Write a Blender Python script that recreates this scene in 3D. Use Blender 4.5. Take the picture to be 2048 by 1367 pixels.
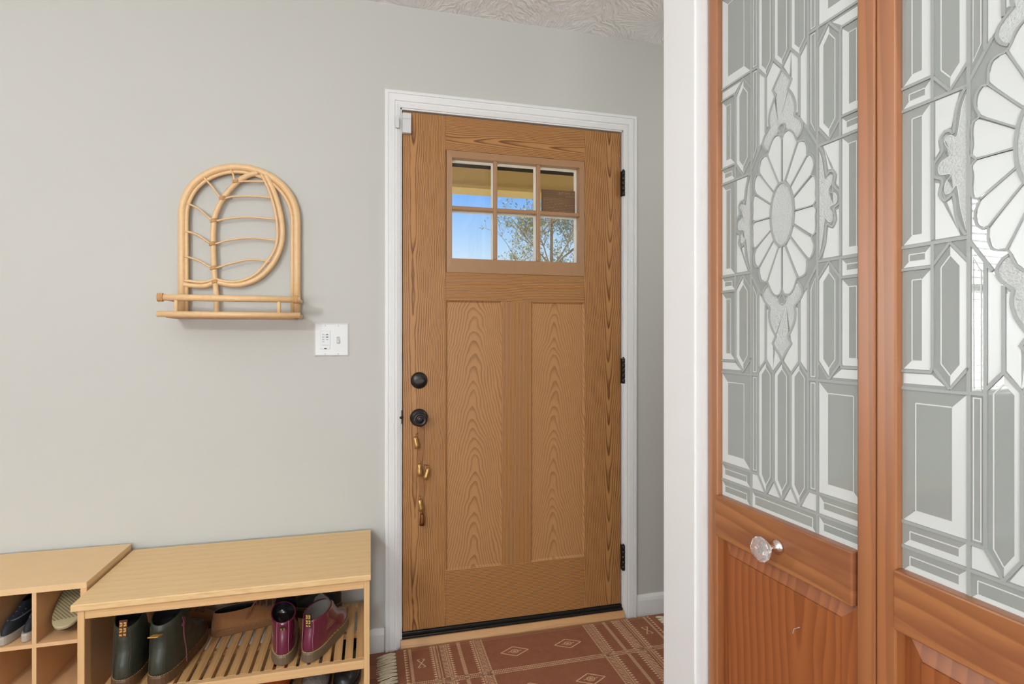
import bpy, bmesh, math, random
from mathutils import Vector, Matrix, Euler
PI = math.pi
scene = bpy.context.scene
for o in list(bpy.data.objects):
    bpy.data.objects.remove(o)
COL = scene.collection
R = math.radians

# ------------------------------------------------------------------ camera
CAMH = 1.19
FPX = 1099.0
YAW = math.atan(284 / 1099.0)
cam_d = bpy.data.cameras.new('camera')
cam = bpy.data.objects.new('camera', cam_d)
COL.objects.link(cam)
cam.location = (0, 0, CAMH)
cam.rotation_euler = (PI / 2, 0, -YAW)
cam_d.sensor_fit = 'HORIZONTAL'
cam_d.sensor_width = 36
cam_d.lens = 36 * FPX / 2048
cam_d.shift_y = -6.5 / 2048
cam_d.clip_start = 0.02
scene.camera = cam

# ------------------------------------------------------------------ exposure
scene.view_settings.view_transform = 'Standard'
scene.view_settings.look = 'None'
scene.view_settings.gamma = 1
scene.view_settings.use_curve_mapping = False
scene.view_settings.exposure = 0.0

# ------------------------------------------------------------------ sky
world = bpy.data.worlds.new('sky')
scene.world = world
world.use_nodes = True
wn = world.node_tree
wn.nodes.clear()
w_out = wn.nodes.new('ShaderNodeOutputWorld')
w_bg = wn.nodes.new('ShaderNodeBackground')
w_tc = wn.nodes.new('ShaderNodeTexCoord')
w_sep = wn.nodes.new('ShaderNodeSeparateXYZ')
w_ramp = wn.nodes.new('ShaderNodeValToRGB')
wn.links.new(w_tc.outputs['Generated'], w_sep.inputs[0])
wn.links.new(w_sep.outputs['Z'], w_ramp.inputs[0])
wn.links.new(w_ramp.outputs[0], w_bg.inputs[0])
wn.links.new(w_bg.outputs[0], w_out.inputs[0])
cr = w_ramp.color_ramp
cr.elements[0].position = 0.0
cr.elements[0].color = (0.86, 0.93, 1.0, 1)
cr.elements[1].position = 1.0
cr.elements[1].color = (0.04, 0.14, 0.62, 1)
for p, c in ((0.13, (0.66, 0.84, 1.0, 1)), (0.19, (0.40, 0.66, 1.0, 1)), (0.26, (0.19, 0.45, 0.98, 1)), (0.5, (0.09, 0.26, 0.82, 1))):
    e = cr.elements.new(p)
    e.color = c
w_bg.inputs['Strength'].default_value = 1.0


# ------------------------------------------------------------------ lights
def area(name, loc, rot, sx, sy, power, color=(1, 1, 1)):
    d = bpy.data.lights.new(name, 'AREA')
    d.shape = 'RECTANGLE'
    d.size = sx
    d.size_y = sy
    d.energy = power
    d.color = color
    o = bpy.data.objects.new(name, d)
    COL.objects.link(o)
    o.location = loc
    o.rotation_euler = rot
    return o


sun_d = bpy.data.lights.new('sun', 'SUN')
sun_d.energy = 6.5
sun_d.angle = R(0.6)
sun_d.color = (1, 0.95, 0.86)
sun = bpy.data.objects.new('sun', sun_d)
COL.objects.link(sun)
sun.rotation_euler = Vector((-0.45, 0.62, 0.9)).to_track_quat('Z', 'Y').to_euler()
# daylight coming in through the living room window beside the door
area('window_daylight', (-2.735, 2.50, 1.50), (R(-90), 0, 0), 1.36, 1.36, 180, (0.945, 0.99, 1.0))
# daylight coming in through the picture window in the wall behind the camera: sky and the sunlit ground outside
area('picture_window_skylight', (-1.1, -3.36, 1.45), (R(90), 0, 0), 2.6, 1.5, 20, (0.93, 0.985, 1.0))
area('picture_window_ground_bounce', (-1.1, -3.50, 1.05), (R(140), 0, 0), 2.6, 1.2, 126, (0.93, 0.99, 1.0))


def bulb(name, loc, power, radius, color):
    d = bpy.data.lights.new(name, 'POINT')
    d.energy = power
    d.shadow_soft_size = radius
    d.color = color
    o = bpy.data.objects.new(name, d)
    COL.objects.link(o)
    o.location = loc
    return o


# fill bulbs of two added, unseen ceiling fixtures: one in the entry above the camera, one in the passage behind the closet
bulb('entry_fill_bulb', (-1.30, -0.60, 1.95), 74, 0.10, (0.94, 0.99, 1.0))
bulb('passage_fill_bulb', (1.95, 1.55, 1.95), 10.5, 0.07, (0.97, 0.99, 0.97))


# ------------------------------------------------------------------ material helpers
class NT:
    def __init__(s, name):
        s.m = bpy.data.materials.new(name)
        s.m.use_nodes = True
        s.t = s.m.node_tree
        s.t.nodes.clear()
        s.out = s.t.nodes.new('ShaderNodeOutputMaterial')

    def n(s, kind, **kw):
        nd = s.t.nodes.new(kind)
        for k, v in kw.items():
            setattr(nd, k, v)
        return nd

    def l(s, a, b):
        s.t.links.new(a, b)

    def _set(s, sock, v):
        if v is None:
            return
        if hasattr(v, 'is_output'):
            s.l(v, sock)
        else:
            sock.default_value = v

    def math(s, op, a, b=None, c=None, clamp=False):
        nd = s.n('ShaderNodeMath', operation=op, use_clamp=clamp)
        for i, v in enumerate((a, b, c)):
            s._set(nd.inputs[i], v)
        return nd.outputs[0]

    def comb(s, x=0.0, y=0.0, z=0.0):
        nd = s.n('ShaderNodeCombineXYZ')
        for i, v in enumerate((x, y, z)):
            s._set(nd.inputs[i], v)
        return nd.outputs[0]

    def sep(s, v):
        nd = s.n('ShaderNodeSeparateXYZ')
        s.l(v, nd.inputs[0])
        return nd.outputs

    def coord(s, which='Object'):
        return s.n('ShaderNodeTexCoord').outputs[which]

    def noise(s, vec, scale=5.0, detail=2.0, rough=0.5):
        nd = s.n('ShaderNodeTexNoise')
        s.l(vec, nd.inputs['Vector'])
        nd.inputs['Scale'].default_value = scale
        nd.inputs['Detail'].default_value = detail
        nd.inputs['Roughness'].default_value = rough
        return nd.outputs[0]

    def ramp(s, fac, stops):
        nd = s.n('ShaderNodeValToRGB')
        s.l(fac, nd.inputs[0])
        el = nd.color_ramp.elements
        while len(el) < len(stops):
            el.new(0.5)
        for e, (p, c) in zip(el, stops):
            e.position = p
            e.color = (*c, 1) if len(c) == 3 else c
        return nd.outputs[0]

    def mix(s, fac, a, b, blend='MIX'):
        nd = s.n('ShaderNodeMix', data_type='RGBA', blend_type=blend)
        s._set(nd.inputs[0], fac)
        for k, v in ((6, a), (7, b)):
            if not hasattr(v, 'is_output') and len(v) == 3:
                v = (*v, 1)
            s._set(nd.inputs[k], v)
        return nd.outputs[2]

    def bump(s, h, strength=0.2, dist=0.01):
        nd = s.n('ShaderNodeBump')
        s.l(h, nd.inputs['Height'])
        nd.inputs['Strength'].default_value = strength
        nd.inputs['Distance'].default_value = dist
        return nd.outputs[0]

    def bsdf(s, color, rough=0.5, metal=0.0, spec=0.5, normal=None, coat=0.0, coat_rough=0.1, trans=0.0, ior=1.5, sheen=0.0, finish=True, coat_ior=1.5):
        nd = s.n('ShaderNodeBsdfPrincipled')
        if not hasattr(color, 'is_output') and len(color) == 3:
            color = (*color, 1)
        s._set(nd.inputs['Base Color'], color)
        s._set(nd.inputs['Roughness'], rough)
        nd.inputs['Metallic'].default_value = metal
        nd.inputs['Specular IOR Level'].default_value = spec
        nd.inputs['Coat Weight'].default_value = coat
        nd.inputs['Coat Roughness'].default_value = coat_rough
        nd.inputs['Coat IOR'].default_value = coat_ior
        nd.inputs['Transmission Weight'].default_value = trans
        nd.inputs['IOR'].default_value = ior
        nd.inputs['Sheen Weight'].default_value = sheen
        if normal is not None:
            s.l(normal, nd.inputs['Normal'])
        if finish:
            s.l(nd.outputs[0], s.out.inputs[0])
        return nd.outputs[0]


def srgb(r, g, b):
    f = lambda c: (c / 255 / 12.92) if c / 255 <= 0.04045 else ((c / 255 + 0.055) / 1.055) ** 2.4
    return (f(r), f(g), f(b))


def plain(name, color, rough=0.5, metal=0.0, spec=0.5, noise=0.0, nscale=40, bump=0.0, bscale=80, coat=0.0, sheen=0.0):
    t = NT(name)
    col = color
    nrm = None
    co = t.coord()
    if noise:
        v = t.noise(co, nscale, 3)
        col = t.mix(v, tuple(c * (1 - noise) for c in color), tuple(min(1, c * (1 + noise)) for c in color))
    if bump:
        nrm = t.bump(t.noise(co, bscale, 3), bump, 0.004)
    t.bsdf(col, rough, metal, spec, nrm, coat=coat, sheen=sheen)
    return t.m


def wood(name, light, dark, axis='z', q0=0.0, y0=0.03, k=0.1, freq=120.0, warp=0.006, seed=0.0, rough=0.45, sharp=0.5, pore=0.3, bump=0.15,
         coat=0.0, coat_rough=0.15, coat_ior=1.5, spec=0.4, blotch=None, depth='y', fade=1.0, irr=0.0):
    """Flat-sawn grain: growth rings cut as a cone, hyperbolic arches in the middle and straight lines to the sides."""
    t = NT(name)
    X, Y, Z = t.sep(t.coord())
    c = {'x': X, 'y': Y, 'z': Z}
    p = c[axis]
    other = [a for a in 'xyz' if a != axis and a != depth][0]
    q = t.math('ADD', c[other], t.math('MULTIPLY', c[depth], 0.2))
    nv = t.comb(t.math('ADD', t.math('MULTIPLY', p, 3.2), seed), t.math('MULTIPLY', q, 9.0), seed * 1.7)
    n1 = t.math('SUBTRACT', t.noise(nv, 1.0, 2.0), 0.5)
    nv2 = t.comb(t.math('ADD', t.math('MULTIPLY', p, 14.0), seed), t.math('MULTIPLY', q, 90.0), seed * 2.3)
    n2 = t.math('SUBTRACT', t.noise(nv2, 1.0, 2.0), 0.5)
    qq = t.math('ADD', t.math('SUBTRACT', q, q0), t.math('MULTIPLY', n1, warp * 4))
    v = t.math('SQRT', t.math('ADD', t.math('MULTIPLY', qq, qq), y0 * y0))
    v = t.math('SUBTRACT', v, t.math('MULTIPLY', p, k))
    v = t.math('ADD', v, t.math('MULTIPLY', n1, warp * 1.5))
    v = t.math('ADD', v, t.math('MULTIPLY', n2, warp * 0.10))
    patch = None
    if irr:
        n3 = t.math('SUBTRACT', t.noise(t.comb(t.math('ADD', t.math('MULTIPLY', p, 7.0), seed * 3.1), t.math('MULTIPLY', q, 5.0), seed), 1.0, 2.0), 0.5)
        v = t.math('ADD', v, t.math('MULTIPLY', n3, irr))
        patch = t.noise(t.comb(t.math('ADD', t.math('MULTIPLY', p, 10.0), seed * 5.0), t.math('MULTIPLY', q, 26.0), seed), 1.0, 3.0)
    ring = t.math('FRACT', t.math('MULTIPLY', v, freq))
    band = t.ramp(ring, [(0.0, (0, 0, 0)), (sharp, (0.12, 0.12, 0.12)), (0.86, (1, 1, 1)), (0.93, (0.85, 0.85, 0.85)), (1.0, (0, 0, 0))])
    if patch is not None:
        band = t.math('MULTIPLY', band, t.math('ADD', t.math('MULTIPLY', patch, 1.3), 0.25, clamp=True))
    pv = t.comb(t.math('MULTIPLY', p, 22.0), t.math('MULTIPLY', q, 700.0), seed)
    pn = t.noise(pv, 1.0, 2.0, 0.6)
    pm = t.math('MULTIPLY', t.math('SUBTRACT', pn, 0.42, clamp=True), pore * 2.2)
    fac = t.math('ADD', t.math('MULTIPLY', band, fade), pm, clamp=True)
    col = t.mix(fac, light, dark)
    if blotch:
        bv = t.comb(t.math('MULTIPLY', p, 5.0), t.math('MULTIPLY', q, 30.0), seed + 3)
        col = t.mix(t.ramp(t.noise(bv, 1.0, 3.0), [(0.42, (0, 0, 0)), (0.72, (1, 1, 1))]), col, blotch)
    nrm = t.bump(t.math('MULTIPLY', fac, -1.0), bump, 0.002) if bump else None
    t.bsdf(col, rough, 0, spec, nrm, coat=coat, coat_rough=coat_rough, coat_ior=coat_ior)
    return t.m


# ------------------------------------------------------------------ mesh helpers
class MB:
    """Collects shapes and links them as ONE mesh object."""

    def __init__(s):
        s.v = []
        s.f = []
        s.mi = []
        s.sm = []

    def add(s, verts, faces, mi=0, smooth=False):
        b = len(s.v)
        s.v += [tuple(v) for v in verts]
        for f in faces:
            s.f.append([b + i for i in f])
            s.mi.append(mi)
            s.sm.append(smooth)
        return s

    def box(s, x0, x1, y0, y1, z0, z1, mi=0, bev=0.0):
        if bev:
            bm = bmesh.new()
            vs = [bm.verts.new((x, y, z)) for x in (x0, x1) for y in (y0, y1) for z in (z0, z1)]
            for f in ((0, 1, 3, 2), (4, 6, 7, 5), (0, 4, 5, 1), (2, 3, 7, 6), (0, 2, 6, 4), (1, 5, 7, 3)):
                bm.faces.new([vs[i] for i in f])
            bmesh.ops.bevel(bm, geom=bm.edges[:], offset=bev, segments=2, affect='EDGES', profile=0.5)
            bm.verts.index_update()
            s.add([v.co for v in bm.verts], [[v.index for v in f.verts] for f in bm.faces], mi)
            bm.free()
            return s
        v = [(x, y, z) for x in (x0, x1) for y in (y0, y1) for z in (z0, z1)]
        return s.add(v, [(0, 1, 3, 2), (4, 6, 7, 5), (0, 4, 5, 1), (2, 3, 7, 6), (0, 2, 6, 4), (1, 5, 7, 3)], mi)

    def prism(s, poly, h0, h1, fn, mi=0):
        """poly: list of (a, b); fn(a, b, h) -> xyz"""
        n = len(poly)
        v = [fn(a, b, h0) for a, b in poly] + [fn(a, b, h1) for a, b in poly]
        f = [list(range(n))[::-1], [n + i for i in range(n)]]
        f += [(i, (i + 1) % n, n + (i + 1) % n, n + i) for i in range(n)]
        return s.add(v, f, mi)

    def tube(s, pts, rad, n=10, mi=0, closed=False, flat=1.0, cap=True):
        pts = [Vector(p) for p in pts]
        m = len(pts)
        rads = rad if isinstance(rad, (list, tuple)) else [rad] * m
        rings = []
        prev = None
        for i, p in enumerate(pts):
            if closed:
                d = pts[(i + 1) % m] - pts[i - 1]
            else:
                d = pts[min(i + 1, m - 1)] - pts[max(i - 1, 0)]
            d.normalize()
            if prev is None:
                ref = Vector((0, 1, 0)) if abs(d.y) < 0.9 else Vector((1, 0, 0))
                a = d.cross(ref).normalized()
            else:
                a = (prev - d * prev.dot(d)).normalized()
            prev = a
            b = d.cross(a).normalized()
            rings.append([p + (a * math.cos(2 * PI * j / n) + b * math.sin(2 * PI * j / n) * flat) * rads[i] for j in range(n)])
        v = [q for r in rings for q in r]
        f = []
        for i in range(m if closed else m - 1):
            k = (i + 1) % m
            for j in range(n):
                f.append((i * n + j, i * n + (j + 1) % n, k * n + (j + 1) % n, k * n + j))
        if cap and not closed:
            f.append(list(range(n))[::-1])
            f.append([(m - 1) * n + j for j in range(n)])
        return s.add(v, f, mi, True)

    def lathe(s, prof, origin, axis=(0, 0, 1), n=24, mi=0, smooth=True):
        """prof: list of (radius, height along the axis)"""
        ax = Vector(axis).normalized()
        ref = Vector((0, 0, 1)) if abs(ax.z) < 0.9 else Vector((1, 0, 0))
        a = ax.cross(ref).normalized()
        b = ax.cross(a).normalized()
        o = Vector(origin)
        v = []
        for r, h in prof:
            for j in range(n):
                t = 2 * PI * j / n
                v.append(o + ax * h + (a * math.cos(t) + b * math.sin(t)) * r)
        f = []
        for i in range(len(prof) - 1):
            for j in range(n):
                f.append((i * n + j, i * n + (j + 1) % n, (i + 1) * n + (j + 1) % n, (i + 1) * n + j))
        f.append(list(range(n))[::-1])
        f.append([(len(prof) - 1) * n + j for j in range(n)])
        return s.add(v, f, mi, smooth)

    def loft(s, rings, mi=0, cap0=True, cap1=True, smooth=True):
        n = len(rings[0])
        v = [p for r in rings for p in r]
        f = []
        for i in range(len(rings) - 1):
            for j in range(n):
                f.append((i * n + j, i * n + (j + 1) % n, (i + 1) * n + (j + 1) % n, (i + 1) * n + j))
        if cap0:
            f.append(list(range(n))[::-1])
        if cap1:
            f.append([(len(rings) - 1) * n + j for j in range(n)])
        return s.add(v, f, mi, smooth)

    def build(s, name, mats, parent=None, origin=None, edges=False):
        me = bpy.data.meshes.new(name)
        ov = Vector(origin) if origin is not None else Vector((0, 0, 0))
        me.from_pydata([tuple(Vector(v) - ov) for v in s.v], [], s.f)
        if not isinstance(mats, (list, tuple)):
            mats = [mats]
        for m in mats:
            me.materials.append(m)
        for p, mi, sm in zip(me.polygons, s.mi, s.sm):
            p.material_index = mi
            p.use_smooth = sm
        bm = bmesh.new()
        bm.from_mesh(me)
        bmesh.ops.recalc_face_normals(bm, faces=bm.faces)
        bm.to_mesh(me)
        bm.free()
        me.update()
        o = bpy.data.objects.new(name, me)
        COL.objects.link(o)
        if parent is not None:
            o.parent = parent
        elif origin is not None:
            o.location = ov
        return o


def tag(o, label=None, cat=None, group=None, kind=None):
    if label:
        o['label'] = label
    if cat:
        o['category'] = cat
    if group:
        o['group'] = group
    if kind:
        o['kind'] = kind
    return o


def thing(name, label, cat, loc=(0, 0, 0), rz=0.0, group=None, kind=None):
    o = bpy.data.objects.new(name, None)
    o.empty_display_size = 0.05
    COL.objects.link(o)
    o.location = loc
    o.rotation_euler = (0, 0, rz)
    return tag(o, label, cat, group, kind)


def struct(name, mb, mat, label, cat, origin=None):
    return tag(mb.build(name, mat, None, origin), label, cat, None, 'structure')


def copy_tree(root, loc=None, rz=None, label=None, group=None):
    r = root.copy()
    COL.objects.link(r)
    if loc is not None:
        r.location = loc
    if rz is not None:
        r.rotation_euler = (0, 0, rz)
    if label:
        r['label'] = label
    if group:
        r['group'] = group
    for ch in list(root.children):
        c = ch.copy()
        COL.objects.link(c)
        c.parent = r
        for g in list(ch.children):
            d = g.copy()
            COL.objects.link(d)
            d.parent = c
    return r


def spline(pts, n=8, closed=False):
    """Catmull-Rom through the points."""
    P = [Vector(p) for p in pts]
    m = len(P)
    out = []
    seg = m if closed else m - 1
    for i in range(seg):
        if closed:
            p0, p1, p2, p3 = P[i - 1], P[i], P[(i + 1) % m], P[(i + 2) % m]
        else:
            p0, p1, p2, p3 = P[max(i - 1, 0)], P[i], P[i + 1], P[min(i + 2, m - 1)]
        for j in range(n):
            t = j / n
            out.append(0.5 * ((2 * p1) + (p2 - p0) * t + (2 * p0 - 5 * p1 + 4 * p2 - p3) * t * t + (3 * p1 - p0 - 3 * p2 + p3) * t ** 3))
    if not closed:
        out.append(P[-1])
    return out


# ------------------------------------------------------------------ materials
def wall_paint():
    t = NT('wall_paint')
    co = t.coord()
    v = t.noise(co, 1.5, 3)
    col = t.mix(v, (0.530, 0.524, 0.492), (0.555, 0.549, 0.517))
    t.bsdf(col, 0.75, 0, 0.3, t.bump(t.noise(co, 260, 3), 0.06, 0.002))
    return t.m


def ceiling_mat():
    t = NT('stomped_ceiling')
    co = t.coord()
    vo = t.n('ShaderNodeTexVoronoi', voronoi_dimensions='2D', feature='F1')
    vo.inputs['Scale'].default_value = 3.4
    t.l(co, vo.inputs['Vector'])
    sub = t.n('ShaderNodeVectorMath', operation='SUBTRACT')
    t.l(co, sub.inputs[0])
    t.l(vo.outputs['Position'], sub.inputs[1])
    x, y, z = t.sep(sub.outputs[0])
    ang = t.math('ARCTAN2', y, x)
    rad = vo.outputs['Distance']
    cr_, cg, cb = t.sep(vo.outputs['Color'])
    wob = t.noise(co, 9, 2)
    n = t.noise(t.comb(t.math('ADD', t.math('MULTIPLY', ang, 7.0), t.math('MULTIPLY', wob, 3.0)), t.math('MULTIPLY', rad, 3.0), t.math('MULTIPLY', cr_, 20.0)), 1.0, 3)
    ridge = t.math('POWER', t.math('SUBTRACT', 1.0, t.math('ABSOLUTE', t.math('MULTIPLY', t.math('SUBTRACT', n, 0.5), 4.0)), clamp=True), 2.0)
    fine = t.noise(co, 70, 3)
    h = t.math('ADD', ridge, t.math('MULTIPLY', fine, 0.35))
    t.bsdf((0.94, 0.94, 0.93), 0.8, 0, 0.2, t.bump(h, 0.6, 0.008))
    return t.m


def floor_mat():
    t = NT('red_brown_floor_planks')
    X, Y, Z = t.sep(t.coord())
    b = t.n('ShaderNodeTexBrick')
    t.l(t.comb(X, Y, 0.0), b.inputs['Vector'])
    b.inputs['Scale'].default_value = 1.0
    b.inputs['Brick Width'].default_value = 1.1
    b.inputs['Row Height'].default_value = 0.09
    b.inputs['Mortar Size'].default_value = 0.002
    b.inputs['Color1'].default_value = (*srgb(150, 88, 60), 1)
    b.inputs['Color2'].default_value = (*srgb(128, 72, 48), 1)
    b.inputs['Mortar'].default_value = (*srgb(70, 38, 26), 1)
    g = t.noise(t.comb(t.math('MULTIPLY', X, 6.0), t.math('MULTIPLY', Y, 130.0), 0.0), 1.0, 3)
    col = t.mix(t.math('MULTIPLY', g, 0.6), b.outputs['Color'], srgb(95, 50, 34))
    t.bsdf(col, 0.4, 0, 0.5)
    return t.m


M = {}
M['wall'] = wall_paint()
M['ceiling'] = ceiling_mat()
M['floor'] = floor_mat()
M['trim'] = plain('white_trim_paint', (0.79, 0.79, 0.785), 0.38, bump=0.05, bscale=120)
M['white_plastic'] = plain('white_plastic', (0.64, 0.645, 0.645), 0.3)
M['grey_mark'] = plain('grey_key_marks', (0.10, 0.10, 0.10), 0.5)
M['light_mark'] = plain('pale_grey_marks', (0.42, 0.42, 0.41), 0.5)
M['black_metal'] = plain('black_bronze', (0.040, 0.036, 0.034), 0.30, 0.75, 0.5)
M['black'] = plain('black_rubber', (0.012, 0.012, 0.011), 0.45)
M['sill_black'] = plain('black_sill_metal', (0.020, 0.018, 0.016), 0.35, 0.3)
M['rattan'] = plain('peeled_rattan', srgb(224, 186, 138), 0.42, noise=0.10, nscale=60)
M['rattan_dark'] = plain('rattan_binding', srgb(206, 160, 108), 0.5, noise=0.2, nscale=200)
M['shelf_board'] = plain('rattan_shelf_board', srgb(190, 145, 98), 0.5, noise=0.1)
DL, DD = srgb(183, 132, 79), srgb(110, 68, 36)
M['oak_stile'] = wood('oak_stile_near_knob', DL, DD, 'z', q0=-0.415, y0=0.018, k=0.010, irr=0.006, freq=165, warp=0.009, seed=1.0)
M['oak_stile_hinge'] = wood('oak_stile_near_hinges', DL, srgb(104, 62, 34), 'z', q0=0.405, y0=0.014, k=0.055, irr=0.008, freq=135, warp=0.007, seed=7.0)
M['oak_mullion'] = wood('oak_centre_stile', DL, srgb(112, 68, 36), 'z', q0=0.35, y0=0.02, k=0.004, freq=170, warp=0.003, seed=4.0)
M['oak_rail'] = wood('oak_rail', DL, DD, 'x', q0=1.2, y0=0.03, k=0.006, freq=170, warp=0.0045, seed=9.0)
M['oak_top'] = wood('oak_top_rail', DL, DD, 'x', q0=1.98, y0=0.02, k=0.03, freq=190, warp=0.008, seed=12.0)
PL = srgb(182, 134, 86)
PD = srgb(138, 92, 52)
M['oak_panel'] = wood('oak_panel_beside_lock', PL, PD, 'z', q0=-0.175, y0=0.034, k=-0.19, freq=108, warp=0.010, irr=0.034, seed=2.0, fade=0.8)
M['oak_panel_hinge'] = wood('oak_panel_beside_hinges', PL, PD, 'z', q0=0.160, y0=0.030, k=-0.19, freq=112, warp=0.010, irr=0.034, seed=5.0, fade=0.7)
M['oak_frame'] = plain('oak_coloured_lite_frame', srgb(164, 124, 88), 0.45, noise=0.06)
CL, CDk = srgb(168, 106, 60), srgb(122, 68, 34)
kw = dict(rough=0.38, coat=0.35, coat_rough=0.2, bump=0.02, pore=0.12)
M['pine_stile'] = wood('stained_pine_stile', CL, CDk, 'z', q0=0.6, y0=0.02, k=0.01, freq=45, warp=0.006, seed=3.0, sharp=0.25, fade=0.45, **dict(kw, coat=1.0, coat_rough=0.36, coat_ior=1.68))
M['pine_rail'] = wood('stained_pine_rail', srgb(168, 110, 66), srgb(120, 70, 42), 'x', q0=0.86, y0=0.02, k=0.05, freq=42, warp=0.016, seed=8.0, sharp=0.25, fade=0.6, blotch=srgb(134, 80, 54), **kw)
M['pine_panel'] = wood('stained_pine_panel', srgb(158, 92, 48), srgb(116, 60, 30), 'z', q0=0.24, y0=0.012, k=0.05, freq=55, warp=0.010, seed=6.0, sharp=0.25, fade=0.55, **dict(kw, coat=0.1, rough=0.45))
BL = srgb(230, 196, 146)
M['bamboo'] = wood('bamboo', BL, srgb(206, 164, 104), 'x', q0=3.0, y0=0.02, k=0.004, freq=26, warp=0.008, seed=11, sharp=0.2, fade=0.22, pore=0.8, bump=0.03, depth='z')
M['bamboo_front'] = wood('bamboo_front_edge', srgb(222, 182, 130), srgb(204, 156, 104), 'x', q0=3.0, y0=0.02, k=0.004, freq=70, warp=0.004, seed=15, sharp=0.1, fade=0.35, pore=0.2, bump=0.03)
M['bamboo_leg'] = wood('bamboo_leg', srgb(222, 182, 130), srgb(204, 156, 104), 'z', q0=3.0, y0=0.02, k=0.004, freq=70, warp=0.004, seed=17, sharp=0.1, fade=0.35, pore=0.2, bump=0.03)
M['bamboo_slat'] = wood('bamboo_slat', srgb(216, 172, 116), srgb(182, 132, 80), 'y', q0=3.0, y0=0.02, k=0.004, freq=60, warp=0.006, seed=19, sharp=0.1, fade=0.4, pore=0.2, bump=0.03, depth='z')
M['birch'] = plain('beech_veneer', srgb(226, 190, 142), 0.5, noise=0.05, nscale=14)
M['birch_edge'] = plain('beech_edge', srgb(222, 178, 130), 0.5, noise=0.06, nscale=30)
M['threshold'] = wood('pale_threshold_wood', srgb(204, 158, 110), srgb(178, 128, 82), 'x', q0=1, y0=0.02, k=0.003, freq=60, warp=0.006, seed=21, sharp=0.2, fade=0.4, depth='z')


def glass_mat():
    t = NT('window_glass')
    tr = t.n('ShaderNodeBsdfTransparent')
    gl = t.n('ShaderNodeBsdfGlossy')
    gl.inputs['Roughness'].default_value = 0.0
    fr = t.n('ShaderNodeLayerWeight')
    fr.inputs['Blend'].default_value = 0.5
    fac = t.math('ADD', t.math('MULTIPLY', t.math('POWER', fr.outputs['Facing'], 5.0), 0.8), 0.03)
    mx = t.n('ShaderNodeMixShader')
    t.l(fac, mx.inputs[0])
    t.l(tr.outputs[0], mx.inputs[1])
    t.l(gl.outputs[0], mx.inputs[2])
    t.l(mx.outputs[0], t.out.inputs[0])
    return t.m


def art_clear():
    t = NT('grey_clear_art_glass')
    X, Y, Z = t.sep(t.coord())
    b = t.bsdf((0.365, 0.392, 0.372), 0.02, 0, 0.5, None, finish=False, ior=1.75)
    tr = t.n('ShaderNodeBsdfTransparent')
    tr.inputs[0].default_value = (0.9, 0.93, 0.9, 1)
    mx = t.n('ShaderNodeMixShader')
    mx.inputs[0].default_value = 0.18
    t.l(b, mx.inputs[1])
    t.l(tr.outputs[0], mx.inputs[2])
    t.l(mx.outputs[0], t.out.inputs[0])
    return t.m


M['glass'] = glass_mat()
M['art_clear'] = art_clear()
M['art_frost'] = plain('frosted_art_glass', (0.60, 0.625, 0.615), 0.32, spec=0.72)
M['art_texture'] = plain('hammered_art_glass', (0.50, 0.525, 0.515), 0.10, spec=0.9, noise=0.12, nscale=350, bump=0.5, bscale=330)
M['art_line'] = plain('white_bevel_line', (0.60, 0.61, 0.59), 0.35)
M['came'] = plain('grey_came', (0.33, 0.345, 0.33), 0.4, spec=0.5)

# ------------------------------------------------------------------ the room
YW = 2.156          # inner face of the wall with the door
ZC = 2.472          # ceiling
TH = 0.14
XL, XR = -4.4, 2.9
YR = -3.2
DX0, DX1, DZ1 = 0.098, 1.060, 2.090      # rough opening of the door
WX0, WX1, WZ0, WZ1 = -3.40, -2.07, 0.83, 2.17

mb = MB()
y0, y1 = YW, YW + TH
mb.box(XL, WX0, y0, y1, 0, ZC)
mb.box(WX0, WX1, y0, y1, 0, WZ0)
mb.box(WX0, WX1, y0, y1, WZ1, ZC)
mb.box(WX1, DX0, y0, y1, 0, ZC)
mb.box(DX0, DX1, y0, y1, DZ1, ZC)
mb.box(DX1, XR, y0, y1, 0, ZC)
struct('wall_back', mb, M['wall'], 'light greige painted wall around the wooden entry door', 'wall')
struct('floor', MB().box(XL, XR, YR, YW, -0.12, 0.0), M['floor'], 'reddish brown plank floor under rug and bench', 'floor')
struct('ceiling', MB().box(XL - 0.2, XR + 0.2, YR - 0.2, YW + TH, ZC, ZC + 0.12), M['ceiling'], 'off white ceiling with stomped fan texture', 'ceiling')
struct('wall_left', MB().box(XL - TH, XL, YR, YW + TH, 0, ZC), M['wall'], 'greige side wall of the room, beyond the window', 'wall')
mb = MB()
PX0, PX1, PZ0, PZ1 = -2.4, 0.2, 0.7, 2.2
mb.box(XL, PX0, YR - TH, YR, 0, ZC).box(PX1, XR, YR - TH, YR, 0, ZC).box(PX0, PX1, YR - TH, YR, 0, PZ0).box(PX0, PX1, YR - TH, YR, PZ1, ZC)
struct('wall_front', mb, M['wall'], 'greige wall with the picture window, opposite the entry door', 'wall')
struct('wall_hall', MB().box(XR, XR + TH, YR, YW + TH, 0, ZC), M['wall'], 'greige end wall of the passage behind the closet', 'wall')


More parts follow.
